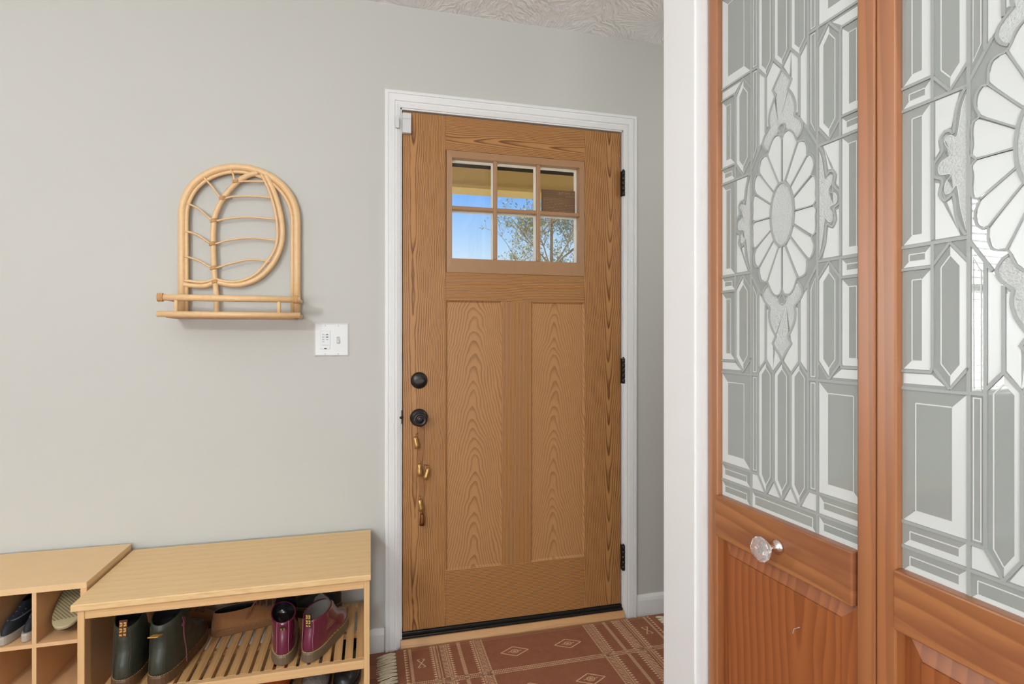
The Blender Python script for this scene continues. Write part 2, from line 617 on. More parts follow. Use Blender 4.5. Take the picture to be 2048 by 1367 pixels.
def window_frame(name, x0, x1, z0, z1, yc, label, inner):
    m = MB()
    w = 0.05
    m.box(x0, x0 + w, yc - 0.03, yc + 0.03, z0, z1).box(x1 - w, x1, yc - 0.03, yc + 0.03, z0, z1)
    m.box(x0, x1, yc - 0.03, yc + 0.03, z0, z0 + w).box(x0, x1, yc - 0.03, yc + 0.03, z1 - w, z1)
    zm = (z0 + z1) / 2
    m.box(x0, x1, yc - 0.02, yc + 0.02, zm - 0.02, zm + 0.02)
    c = 0.06
    iy0, iy1 = inner
    m.box(x0 - c, x0, iy0, iy1, z0 - c, z1 + c).box(x1, x1 + c, iy0, iy1, z0 - c, z1 + c)
    m.box(x0 - c, x1 + c, iy0, iy1, z1, z1 + c).box(x0 - c, x1 + c, iy0, iy1, z0 - c, z0)
    o = struct(name, m, M['trim'], label, 'window')
    MB().box(x0 + w, x1 - w, yc - 0.003, yc + 0.003, z0 + w, z1 - w).build('window_pane', M['glass'], o)
    return o


window_frame('window_1', WX0, WX1, WZ0, WZ1, YW + 0.09, 'white framed living room window in the wall beside the shoe bench', (YW - 0.016, YW))
window_frame('window_2', PX0, PX1, PZ0, PZ1, YR - 0.09, 'wide white picture window facing the entry door', (YR, YR + 0.016))
bl = thing('window_blind', 'white horizontal slat blind hung in the living room window', 'blind', (0, 0, 0))
mb = MB()
z = WZ0 + 0.03
while z < WZ1 - 0.06:
    mb.box(WX0 + 0.015, WX1 - 0.015, YW + 0.003, YW + 0.046, z, z + 0.003)
    z += 0.043
mb.build('slats', M['trim'], bl)
MB().box(WX0 + 0.01, WX1 - 0.01, YW + 0.002, YW + 0.05, WZ1 - 0.055, WZ1 - 0.004).build('head_rail', M['trim'], bl)
for fx in (0.12, 0.5, 0.88):
    xx = WX0 + (WX1 - WX0) * fx
    MB().tube([(xx, YW + 0.002, WZ0 + 0.02), (xx, YW + 0.002, WZ1 - 0.06)], 0.0015, 6).build('ladder_cord', M['trim'], bl)

# baseboards either side of the door
def baseboard(name, x0, x1, label):
    m = MB()
    prof = [(0, 0), (0, 0.088), (-0.004, 0.088), (-0.010, 0.078), (-0.013, 0.066), (-0.013, 0.0)]
    m.prism(prof, x0, x1, lambda a, b, h: (h, YW + a, b))
    return struct(name, m, M['trim'], label, 'baseboard')


baseboard('baseboard_left', XL, 0.053, 'white baseboard behind the shoe bench, ending at the door casing')
baseboard('baseboard_right', 1.106, XR, 'white baseboard between the door casing and the closet post')

# door casing (trim_1) with jambs
CX0, CX1, CZ1 = 0.055, 1.104, 2.139
IX0, IX1, IZ1 = 0.113, 1.045, 2.077


def casing_run(m, pts_out, pts_in):
    """Sweep a fluted casing section between an outer and an inner polyline."""
    sec = [(0.0, 0.0), (0.0, 0.017), (0.07, 0.020), (0.20, 0.020), (0.23, 0.016), (0.27, 0.016), (0.30, 0.019), (0.62, 0.017), (0.66, 0.013), (0.72, 0.013), (0.76, 0.015), (0.93, 0.011), (1.0, 0.009), (1.0, 0.0)]
    rings = []
    for (xo, zo), (xi, zi) in zip(pts_out, pts_in):
        rings.append([(xo + (xi - xo) * t, YW - d, zo + (zi - zo) * t) for t, d in sec])
    m.loft(rings, smooth=False)


mb = MB()
casing_run(mb, [(CX0, 0.0), (CX0, CZ1)], [(IX0, 0.0), (IX0, IZ1)])
casing_run(mb, [(CX0, CZ1), (CX1, CZ1)], [(IX0, IZ1), (IX1, IZ1)])
casing_run(mb, [(CX1, CZ1), (CX1, 0.0)], [(IX1, IZ1), (IX1, 0.0)])
t1 = struct('trim_1', mb, M['trim'], 'white fluted door casing framing the oak entry door', 'trim')
mb = MB()
mb.box(DX0, 0.1185, YW - 0.004, YW + TH, 0.0, DZ1).box(1.0415, DX1, YW - 0.004, YW + TH, 0.0, DZ1).box(DX0, DX1, YW - 0.004, YW + TH, 2.0715, DZ1)
mb.box(0.1185, 0.130, YW + 0.052, YW + 0.10, 0.02, 2.0715).box(1.030, 1.0415, YW + 0.052, YW + 0.10, 0.02, 2.0715).box(0.12, 1.04, YW + 0.052, YW + 0.10, 2.058, 2.0715)
mb.build('door_jamb', M['trim'], t1)
mb = MB()
mb.box(0.1165, 0.1205, YW - 0.006, YW + 0.012, 0.862, 0.915, bev=0.001)
mb.lathe([(0.006, -0.004), (0.008, 0), (0.006, 0.004)], (0.1165, YW - 0.008, 0.888), (0, 0, 1), 10)
mb.build('strike_plate', M['black_metal'], t1)

# threshold: black sill and pale wood strip
mb = MB()
mb.box(0.119, 1.041, YW - 0.012, YW + TH, 0.036, 0.046, bev=0.002)
mb.box(0.119, 1.041, YW - 0.002, YW + 0.05, 0.046, 0.057, bev=0.002)
mb.box(0.119, 1.041, YW - 0.008, YW + TH + 0.05, 0.0, 0.037)
t2 = struct('trim_2', mb, M['sill_black'], 'black metal sill under the oak entry door', 'threshold')
mb = MB()
mb.prism([(YW - 0.008, 0.0), (YW - 0.026, 0.0), (YW - 0.026, 0.012), (YW - 0.016, 0.036), (YW - 0.008, 0.037)], 0.1135, 1.0445, lambda a, b, h: (h, a, b))
struct('trim_3', mb, M['threshold'], 'pale wooden strip along the front of the black door sill', 'threshold')

# ------------------------------------------------------------------ entry door
DCX = 0.5795
door = thing('door_1', 'oak craftsman entry door with six small window panes', 'door', (DCX, YW, 0.0), kind='structure')
DO = (DCX, YW, 0)
dx0, dx1, dz0, dz1 = 0.1225, 1.0375, 0.060, 2.067
SX0, SX1 = 0.289, 0.872                      # inner edges of the stiles
MX0, MX1 = 0.515, 0.6385                     # centre stile
yf, ybk = YW + 0.002, YW + 0.046
mb = MB().box(dx0, SX0, yf, ybk, dz0, dz1, bev=0.0015)
mb.build('stile', M['oak_stile'], door, DO)
mb = MB().box(SX1, dx1, yf, ybk, dz0, dz1, bev=0.0015)
mb.build('stile', M['oak_stile_hinge'], door, DO)
MB().box(SX0, SX1, yf, ybk, 1.934, dz1, bev=0.0008).build('top_rail', M['oak_top'], door, DO)
MB().box(SX0, SX1, yf, ybk, 1.341, 1.452, bev=0.0008).build('lock_rail', M['oak_rail'], door, DO)
MB().box(SX0, SX1, yf, ybk, dz0, 0.277, bev=0.0008).build('bottom_rail', M['oak_rail'], door, DO)
MB().box(MX0, MX1, yf, ybk, 0.277, 1.341, bev=0.0008).build('centre_stile', M['oak_mullion'], door, DO)


def sunk_panel(x0, x1, z0, z1, mat):
    m = MB()
    d, i = 0.007, 0.007
    o = [(x0, yf, z0), (x1, yf, z0), (x1, yf, z1), (x0, yf, z1)]
    n = [(x0 + i, yf + d, z0 + i), (x1 - i, yf + d, z0 + i), (x1 - i, yf + d, z1 - i), (x0 + i, yf + d, z1 - i)]
    b = [(x0, ybk, z0), (x1, ybk, z0), (x1, ybk, z1), (x0, ybk, z1)]
    m.add(o + n + b, [(0, 1, 5, 4), (1, 2, 6, 5), (2, 3, 7, 6), (3, 0, 4, 7), (4, 5, 6, 7), (8, 11, 10, 9), (0, 8, 9, 1), (1, 9, 10, 2), (2, 10, 11, 3), (3, 11, 8, 0)])
    m.build('sunk_panel', mat, door, DO)


sunk_panel(SX0, MX0, 0.277, 1.341, M['oak_panel'])
sunk_panel(MX1, SX1, 0.277, 1.341, M['oak_panel_hinge'])
# window of the door
GX0, GX1, GZ0, GZ1 = 0.316, 0.844, 1.510, 1.901
fy = YW - 0.004


def ring_frame(m, ox0, ox1, oz0, oz1, ix0, ix1, iz0, iz1, y_o, y_i, y_b):
    o = [(ox0, y_o, oz0), (ox1, y_o, oz0), (ox1, y_o, oz1), (ox0, y_o, oz1)]
    i = [(ix0, y_i, iz0), (ix1, y_i, iz0), (ix1, y_i, iz1), (ix0, y_i, iz1)]
    ob = [(a, y_b, c) for a, _, c in o]
    ib = [(a, y_b, c) for a, _, c in i]
    v = o + i + ob + ib
    f = []
    for k in range(4):
        j = (k + 1) % 4
        f += [(k, j, 4 + j, 4 + k), (4 + k, 4 + j, 12 + j, 12 + k), (k, 8 + k, 8 + j, j), (8 + k, 12 + k, 12 + j, 8 + j)]
    m.add(v, f)


mb = MB()
ring_frame(mb, SX0 + 0.002, SX1 - 0.002, 1.452, 1.932, GX0 - 0.003, GX1 + 0.003, GZ0 - 0.003, GZ1 + 0.003, fy + 0.003, fy + 0.001, ybk)
lf = mb.build('lite_frame', M['oak_frame'], door, DO)
colw = (GX1 - GX0)
mxs = [0.4885, 0.6695]
mzs = 1.707
mb = MB()
for mx_ in mxs:
    mb.box(mx_ - 0.008, mx_ + 0.008, fy + 0.001, fy + 0.018, GZ0 - 0.003, GZ1 + 0.003, bev=0.004)
mb.box(GX0 - 0.003, GX1 + 0.003, fy + 0.002, fy + 0.018, mzs - 0.008, mzs + 0.008, bev=0.004)
mb.build('muntins', M['oak_frame'], door, DO)
# outside grille, white
M['ext_white'] = plain('white_outside_grille', (0.82, 0.79, 0.70), 0.5)
mb = MB()
for mx_ in mxs:
    mb.box(mx_ - 0.009, mx_ + 0.009, YW + 0.0301, YW + 0.046, GZ0 + 0.001, GZ1 - 0.001)
mb.box(GX0 + 0.001, GX1 - 0.001, YW + 0.0306, YW + 0.0454, mzs - 0.010, mzs + 0.010)
ring_frame(mb, GX0 - 0.02, GX1 + 0.02, GZ0 - 0.02, GZ1 + 0.02, GX0 + 0.002, GX1 - 0.002, GZ0 + 0.002, GZ1 - 0.002, YW + 0.030, YW + 0.030, YW + 0.050)
mb.build('outside_grille', M['ext_white'], door, DO)
xs = [GX0] + mxs + [GX1]
zs = [GZ0, mzs, GZ1]
for i in range(3):
    for j in range(2):
        MB().box(xs[i], xs[i + 1], YW + 0.020, YW + 0.024, zs[j], zs[j + 1]).build('window_pane', M['glass'], door, DO)
# hinges
for zc in (1.8505, 1.0535, 0.2595):
    m = MB()
    n = 5
    h = 0.108 / n
    for k in range(n):
        a = zc - 0.054 + k * h
        m.lathe([(0.0055, a + 0.0006), (0.0072, a + 0.0016), (0.0072, a + h - 0.0016), (0.0055, a + h - 0.0006)], (1.0425, YW - 0.013, 0), (0, 0, 1), 12)
    m.lathe([(0.001, zc + 0.054), (0.005, zc + 0.056), (0.001, zc + 0.060)], (1.0425, YW - 0.013, 0), (0, 0, 1), 10)
    m.box(1.0385, 1.0415, YW - 0.010, YW + 0.03, zc - 0.053, zc + 0.053)
    m.build('hinge', M['black_metal'], door, DO)
# deadbolt
m = MB()
m.lathe([(0.031, 0), (0.0325, 0.003), (0.031, 0.007), (0.026, 0.013), (0.012, 0.015)], (0.1845, yf, 1.0285), (0, -1, 0), 36)
db = m.build('deadbolt', M['black_metal'], door, DO)
m = MB()
m.prism([(-0.019, 0), (-0.012, 0.006), (0, 0.0085), (0.012, 0.006), (0.019, 0), (0.012, -0.006), (0, -0.0085), (-0.012, -0.006)], 0.013, 0.027, lambda a, b, h: (0.1845 + a, yf - h, 1.0285 + b))
m.build('thumb_turn', M['black_metal'], db, DO)
# door knob
m = MB()
m.lathe([(0.033, 0), (0.0345, 0.003), (0.033, 0.007), (0.024, 0.011), (0.015, 0.016), (0.013, 0.030), (0.014, 0.036), (0.022, 0.041), (0.027, 0.049), (0.0275, 0.056), (0.024, 0.062), (0.0185, 0.065), (0.0175, 0.063), (0.011, 0.063), (0.0105, 0.067), (0.004, 0.067)], (0.184, yf, 0.884), (0, -1, 0), 40)
kn = m.build('door_knob', M['black_metal'], door, DO)
m = MB()
m.box(0.1795, 0.1885, yf - 0.070, yf - 0.066, 0.8815, 0.8865, bev=0.001)
m.build('turn_button', M['black_metal'], kn, DO)
# sweep along the bottom edge
MB().box(dx0, dx1, yf + 0.004, ybk, 0.047, 0.061).build('bottom_sweep', M['black'], door, DO)

# sensor on the door and its magnet on the casing
m = MB()
m.box(0.1195, 0.1535, YW - 0.022, YW + 0.001, 1.977, 2.054, bev=0.003)
s1 = tag(m.build('contact_sensor', M['white_plastic'], None, (0.136, YW, 1.977)), 'white plastic alarm sensor at the top corner of the oak door', 'sensor')
m = MB().box(0.121, 0.152, YW - 0.0225, YW - 0.0215, 2.030, 2.0315)
m.build('case_seam', M['light_mark'], s1, (0.136, YW, 1.977))
m = MB()
m.box(0.0945, 0.1075, YW - 0.028, YW - 0.017, 1.991, 2.035, bev=0.002)
tag(m.build('sensor_magnet', M['white_plastic'], None, (0.10, YW, 1.991)), 'small white magnet block on the door casing beside the alarm sensor', 'sensor')

# ------------------------------------------------------------------ door bells hanging from the knob
M['leather'] = plain('brown_leather', srgb(150, 102, 62), 0.7, noise=0.15, nscale=60)
M['brass'] = plain('worn_brass', srgb(196, 154, 96), 0.34, 0.75, noise=0.2, nscale=80)
M['copper'] = plain('dark_copper', srgb(120, 66, 36), 0.4, 0.6, noise=0.2, nscale=80)
bells = thing('door_bells', 'strap of five small metal bells hanging below the door knob', 'bells', (0.19, YW, 0.49))
BO = (0.19, YW, 0.49)
m = MB()
pts = [(0.192, 0.850), (0.193, 0.80), (0.189, 0.74), (0.185, 0.70), (0.190, 0.66), (0.194, 0.60), (0.189, 0.56), (0.194, 0.52)]
sp = spline([(a, YW - 0.006, b) for a, b in pts], 4)
rings = []
for p in sp:
    w = 0.0098
    rings.append([(p.x - w, p.y, p.z), (p.x + w, p.y, p.z), (p.x + w, p.y + 0.003, p.z), (p.x - w, p.y + 0.003, p.z)])
m.loft(rings, smooth=False)
m.tube(spline([(0.192, YW - 0.005, 0.845), (0.176, YW - 0.012, 0.868), (0.172, YW - 0.018, 0.885), (0.184, YW - 0.021, 0.9), (0.197, YW - 0.018, 0.885), (0.194, YW - 0.010, 0.865), (0.192, YW - 0.005, 0.845)], 5), 0.0022, 8)
m.build('strap', M['leather'], bells, BO)
for (bx, bz, tilt, mat) in ((0.1715, 0.791, 12, 'brass'), (0.1845, 0.686, 2, 'brass'), (0.212, 0.669, -16, 'brass'), (0.1885, 0.549, 10, 'brass'), (0.1945, 0.494, -2, 'copper')):
    m = MB()
    ax = Vector((math.sin(R(-tilt)), 0, math.cos(R(tilt))))
    o = Vector((bx, YW - 0.019, bz)) - ax * 0.022
    m.lathe([(0.0100, 0.0), (0.0106, 0.0), (0.0100, 0.012), (0.0088, 0.030), (0.0078, 0.042), (0.004, 0.045), (0.0015, 0.046)], o, ax, 20)
    m.tube([o + ax * 0.046, o + ax * 0.053 + Vector((0.002, 0.004, 0)), (0.6 * bx + 0.4 * 0.19, YW - 0.006, (o + ax * 0.055).z)], 0.0016, 6)
    m.build('bell', M[mat], bells, BO)

# ------------------------------------------------------------------ light switch
sw = thing('switch_plate', 'white double switch plate with timer keypad under the rattan shelf', 'light switch', (-0.1385, YW, 1.124))
SO = (-0.1385, YW, 1.124)
m = MB()
rings = []
for ins, d in ((0, 0.0), (0.0, 0.002), (0.004, 0.0055), (0.006, 0.006)):
    a, b, c, e = -0.2005 + ins, -0.0765 - ins, 1.1245 + ins, 1.2485 - ins
    rings.append([(a, YW - d, c), (b, YW - d, c), (b, YW - d, e), (a, YW - d, e)])
m.loft(rings, smooth=False)
m.build('plate', M['white_plastic'], sw, SO)
m = MB().box(-0.1785, -0.1435, YW - 0.0085, YW - 0.005, 1.152, 1.2195, bev=0.0008)
tk = m.build('timer_keypad', M['white_plastic'], sw, SO)
for cx_, cz_, mm in ((-0.1677, 1.2052, 'light_mark'), (-0.1543, 1.2052, 'grey_mark'), (-0.1677, 1.1962, 'light_mark'), (-0.1543, 1.1962, 'grey_mark'), (-0.1677, 1.1874, 'light_mark'), (-0.1543, 1.1874, 'light_mark'), (-0.1677, 1.1788, 'light_mark')):
    MB().box(cx_ - 0.0042, cx_ + 0.0042, YW - 0.0094, YW - 0.0082, cz_ - 0.0019, cz_ + 0.0019).build('key_mark', M[mm], tk, SO)
MB().box(-0.173, -0.149, YW - 0.0089, YW - 0.0082, 1.1653, 1.1672).build('indicator_bar', M['light_mark'], tk, SO)
MB().box(-0.1645, -0.1555, YW - 0.0097, YW - 0.0082, 1.1518, 1.1552).build('slide', M['black'], tk, SO)
m = MB().box(-0.1205, -0.1095, YW - 0.007, YW - 0.005, 1.172, 1.198)
m.build('toggle_slot', M['light_mark'], sw, SO)
m = MB()
m.prism([(-0.005, 0.0), (-0.016, -0.012), (-0.017, -0.006), (-0.005, 0.010)], -0.1195, -0.1105, lambda a, b, h: (h, YW + a, 1.186 + b))
m.build('toggle', M['white_plastic'], sw, SO)
for sx_ in (-0.161, -0.115):
    for sz in (1.2385, 1.1345):
        m = MB()
        m.lathe([(0.0028, 0.0), (0.0028, 0.0012), (0.001, 0.0016)], (sx_, YW - 0.0058, sz), (0, -1, 0), 10)
        m.build('screw', M['white_plastic'], sw, SO)

# ------------------------------------------------------------------ rattan wall shelf
rs = thing('rattan_wall_shelf', 'arched rattan wall shelf with leaf shaped rods above the switch plate', 'wall shelf', (-0.447, YW, 1.255))
RO = (-0.447, YW, 1.255)
ya = YW - 0.021


def arch(xl, xr, z_bot, z_top, zs_, y, n=28):
    c, r = (xl + xr) / 2, (xr - xl) / 2
    pts = [(xl, y, z_bot), (xl, y, (z_bot + zs_) / 2)]
    for i in range(n + 1):
        t = PI - PI * i / n
        pts.append((c + r * math.cos(t), y, zs_ + (z_top - zs_) * math.sin(t) ** 0.92 if 0 < i < n else zs_))
    pts += [(xr, y, (z_bot + zs_) / 2), (xr, y, z_bot)]
    return pts


MB().tube(arch(-0.632, -0.2575, 1.266, 1.800, 1.615, ya), 0.0128, 14).build('arch_rod', M['rattan'], rs, RO)
MB().tube(arch(-0.6165, -0.273, 1.266, 1.7815, 1.608, ya - 0.004), 0.0062, 10).build('inner_arch_rod', M['rattan'], rs, RO)
Y3 = ya - 0.006
stem = spline([(-0.388, Y3, 1.782), (-0.420, Y3, 1.771), (-0.455, Y3, 1.745), (-0.495, Y3, 1.694), (-0.520, Y3, 1.642), (-0.530, Y3, 1.600), (-0.533, Y3, 1.525), (-0.529, Y3, 1.425), (-0.526, Y3, 1.389), (-0.5225, Y3, 1.330), (-0.5225, Y3, 1.266)], 6)
MB().tube(stem, 0.0092, 12).build('stem_rod', M['rattan'], rs, RO)
leaf = [(-0.362, Y3, 1.776), (-0.338, Y3, 1.727), (-0.317, Y3, 1.660), (-0.306, Y3, 1.585), (-0.312, Y3, 1.523), (-0.337, Y3, 1.463), (-0.380, Y3, 1.412), (-0.432, Y3, 1.385), (-0.480, Y3, 1.381), (-0.526, Y3, 1.391)]
MB().tube(spline(leaf, 6), 0.0095, 12).build('leaf_rod', M['rattan'], rs, RO)
MB().tube(spline([(x + (-0.530 - x) * 0.045 - 0.006, y - 0.005, z + 0.010 * (1 if z < 1.5 else 0)) for x, y, z in leaf], 6), 0.0052, 10).build('leaf_rod', M['rattan'], rs, RO)
MB().tube(spline([(-0.526, Y3, 1.391), (-0.552, Y3, 1.377), (-0.580, Y3, 1.374), (-0.627, Y3, 1.378)], 6), 0.0088, 12).build('leaf_rod', M['rattan'], rs, RO)
MB().tube(spline([(-0.526, Y3 - 0.005, 1.400), (-0.552, Y3 - 0.005, 1.389), (-0.580, Y3 - 0.005, 1.387), (-0.622, Y3 - 0.005, 1.392)], 6), 0.005, 10).build('leaf_rod', M['rattan'], rs, RO)
for v in ([(-0.476, 1.786), (-0.468, 1.770), (-0.459, 1.746), (-0.430, 1.748), (-0.357, 1.752)],
          [(-0.560, 1.752), (-0.530, 1.715), (-0.504, 1.682), (-0.470, 1.691), (-0.400, 1.697), (-0.341, 1.695)],
          [(-0.615, 1.660), (-0.575, 1.640), (-0.531, 1.604), (-0.480, 1.614), (-0.410, 1.622), (-0.325, 1.618)],
          [(-0.620, 1.563), (-0.580, 1.550), (-0.534, 1.522), (-0.485, 1.536), (-0.410, 1.548), (-0.320, 1.542)],
          [(-0.622, 1.476), (-0.580, 1.463), (-0.531, 1.438), (-0.485, 1.452), (-0.411, 1.471), (-0.345, 1.466)]):
    MB().tube(spline([(a, ya - 0.012, b) for a, b in v], 6), 0.0034, 8).build('vein_rod', M['rattan'], rs, RO)
# bindings where the rods cross
for bx, bz in ((-0.459, 1.746), (-0.502, 1.684), (-0.529, 1.604), (-0.533, 1.523), (-0.530, 1.439), (-0.526, 1.391)):
    m = MB()
    for k in (-1, 0, 1):
        m.tube([(bx + 0.0105 * math.cos(a), Y3 + 0.0135 * math.sin(a), bz + 0.004 * k + 0.0025 * math.cos(a)) for a in [2 * PI * i / 14 for i in range(14)]], 0.0022, 6, closed=True)
    m.build('binding', M['rattan_dark'], rs, RO)
YF = 2.012
MB().tube([(-0.668, YF, 1.3245), (-0.45, YF, 1.3245), (-0.232, YF, 1.3245)], 0.0108, 14).build('front_rail', M['rattan'], rs, RO)
MB().tube([(-0.668, YF, 1.2705), (-0.45, YF, 1.2705), (-0.232, YF, 1.2705)], 0.0098, 14).build('front_rail', M['rattan'], rs, RO)
for x_ in (-0.613, -0.300):
    MB().tube([(x_, YF, 1.268), (x_, YF, 1.327)], 0.0062, 12).build('rail_post', M['rattan'], rs, RO)
for x_ in (-0.652, -0.246):
    m = MB().tube([(x_, YF, 1.3245), (x_, YW - 0.004, 1.3245)], 0.0085, 12)
    m.build('side_rail', M['rattan'], rs, RO)
    m = MB().tube([(x_, YF, 1.2705), (x_, YW - 0.004, 1.2705)], 0.0085, 12)
    m.build('side_rail', M['rattan'], rs, RO)
for x_ in (-0.661, -0.250):
    m = MB()
    for k in range(4):
        m.tube([(x_ + k * 0.0042 - 0.004, YF + 0.0122 * math.cos(a), 1.3245 + 0.0122 * math.sin(a)) for a in [2 * PI * i / 16 for i in range(16)]], 0.0023, 6, closed=True)
    m.build('binding', M['rattan_dark'], rs, RO)
m = MB().box(-0.645, -0.253, YF + 0.004, YW - 0.034, 1.258, 1.268, bev=0.002)
m.box(-0.645, -0.64, YW - 0.036, YW - 0.004, 1.259, 1.267)
m.build('shelf_board', M['shelf_board'], rs, RO)
m = MB().box(-0.4525, -0.430, YW - 0.006, YW - 0.001, 1.762, 1.776)
m.build('hanger_plate', M['brass'], rs, RO)

# ------------------------------------------------------------------ shoe bench
BX0, BX1, BY0, BY1, BZ = -0.781, 0.003, 1.728, 2.136, 0.472
bench = thing('shoe_bench', 'bamboo shoe bench with slatted shelf standing beside the door casing', 'bench', (BX0, BY0, 0))
BB = (BX0, BY0, 0)
MB().box(BX0, BX1, BY0, BY1, BZ - 0.018, BZ, bev=0.002).build('bench_top', M['bamboo'], bench, BB)
LW, LD = 0.015, 0.034
lx0, lx1 = BX0 + 0.012, BX1 - 0.004
for (xa, xb) in ((lx0, lx0 + 0.017), (lx1 - 0.017, lx1)):
    for (ya_, yb_) in ((BY0 + 0.010, BY0 + 0.046), (BY1 - 0.046, BY1 - 0.010)):
        MB().box(xa, xb, ya_, yb_, 0.0, BZ - 0.018, bev=0.0012).build('leg', M['bamboo_leg'], bench, BB)
ax0, ax1 = lx0 + 0.017, lx1 - 0.017
MB().box(ax0, ax1, BY0 + 0.012, BY0 + 0.029, 0.427, BZ - 0.018, bev=0.0008).build('apron', M['bamboo_front'], bench, BB)
MB().box(ax0, ax1, BY1 - 0.029, BY1 - 0.012, 0.427, BZ - 0.018, bev=0.0008).build('apron', M['bamboo_front'], bench, BB)
for (xa, xb) in ((lx0 + 0.001, lx0 + 0.016), (lx1 - 0.016, lx1 - 0.001)):
    MB().box(xa, xb, BY0 + 0.046, BY1 - 0.046, 0.427, BZ - 0.018).build('apron', M['bamboo_leg'], bench, BB)
SZ = 0.208
for zt in (SZ, 0.075):
    MB().box(ax0, ax1, BY0 + 0.012, BY0 + 0.030, zt - 0.026, zt, bev=0.001).build('shelf_rail', M['bamboo_front'], bench, BB)
    MB().box(ax0, ax1, BY1 - 0.030, BY1 - 0.012, zt - 0.026, zt, bev=0.001).build('shelf_rail', M['bamboo_front'], bench, BB)
    MB().box(ax0, ax1, 1.925, 1.943, zt - 0.026, zt - 0.010).build('shelf_rail', M['bamboo_front'], bench, BB)
    nsl = 23
    pitch = 0.0328
    x = ax1 - 0.0245
    for i in range(nsl):
        if x < ax0 - 0.004:
            break
        MB().box(max(x, ax0 + 0.0005), x + 0.0235, BY0 + 0.0305, BY1 - 0.0125, zt - 0.0095, zt + 0.0005, bev=0.001).build('slat', M['bamboo_slat'], bench, BB)
        x -= pitch

# ------------------------------------------------------------------ cubby cabinet
cab = thing('shoe_cubby', 'beech veneer shoe cubby standing behind the end of the bamboo bench', 'cabinet', (-0.79, 1.835, 0))
KX1, KY0, KY1, KZ = -0.7885, 1.835, 2.1415, 0.491
KX0 = -1.455
KO = (-0.79, 1.835, 0)
MB().box(KX0, KX1, KY0, KY1, KZ - 0.017, KZ, bev=0.0008).build('top_board', M['birch'], cab, KO)
MB().box(KX1 - 0.016, KX1, KY0 + 0.0005, KY1, 0.0, KZ - 0.017, bev=0.0006).build('side_board', M['birch_edge'], cab, KO)
MB().box(KX0, KX0 + 0.016, KY0 + 0.0005, KY1, 0.0, KZ - 0.017, bev=0.0006).build('side_board', M['birch_edge'], cab, KO)
for zz in (0.330, 0.180, 0.030):
    MB().box(KX0 + 0.016, KX1 - 0.016, KY0 + 0.001, KY1 - 0.006, zz - 0.011, zz, bev=0.0006).build('shelf', M['birch_edge'], cab, KO)
for xd in (-0.9165, -1.029, -1.1415, -1.254, -1.3665):
    for z0_, z1_ in ((0.330, KZ - 0.017), (0.180, 0.319), (0.030, 0.169)):
        MB().box(xd - 0.0055, xd + 0.0055, KY0 + 0.001, KY1 - 0.006, z0_, z1_, bev=0.0006).build('divider', M['birch_edge'], cab, KO)
MB().box(KX0 + 0.01, KX1 - 0.01, KY1 - 0.006, KY1, 0.02, KZ - 0.017).build('back_board', M['birch'], cab, KO)


# ------------------------------------------------------------------ shoes
def sup(t, n):
    c, s_ = math.cos(t), math.sin(t)
    return (math.copysign(abs(c) ** (2 / n), c), math.copysign(abs(s_) ** (2 / n), s_))


def outline(z, yb, yf, wh, wb, n=2.5, N=36, asym=0.0):
    pts = []
    for i in range(N):
        t = 2 * PI * i / N
        c, s_ = sup(t, n)
        y = (yb + yf) / 2 + (yf - yb) / 2 * c
        u = (y - yb) / max(yf - yb, 1e-6)
        k = u * u * (3 - 2 * u)
        w = wh + (wb - wh) * k
        waist = 1 - 0.10 * math.exp(-((u - 0.42) / 0.16) ** 2) if n > 2.3 else 1
        pts.append(Vector((w * waist * s_ + asym * u * u * 0.012, y, z)))
    return pts


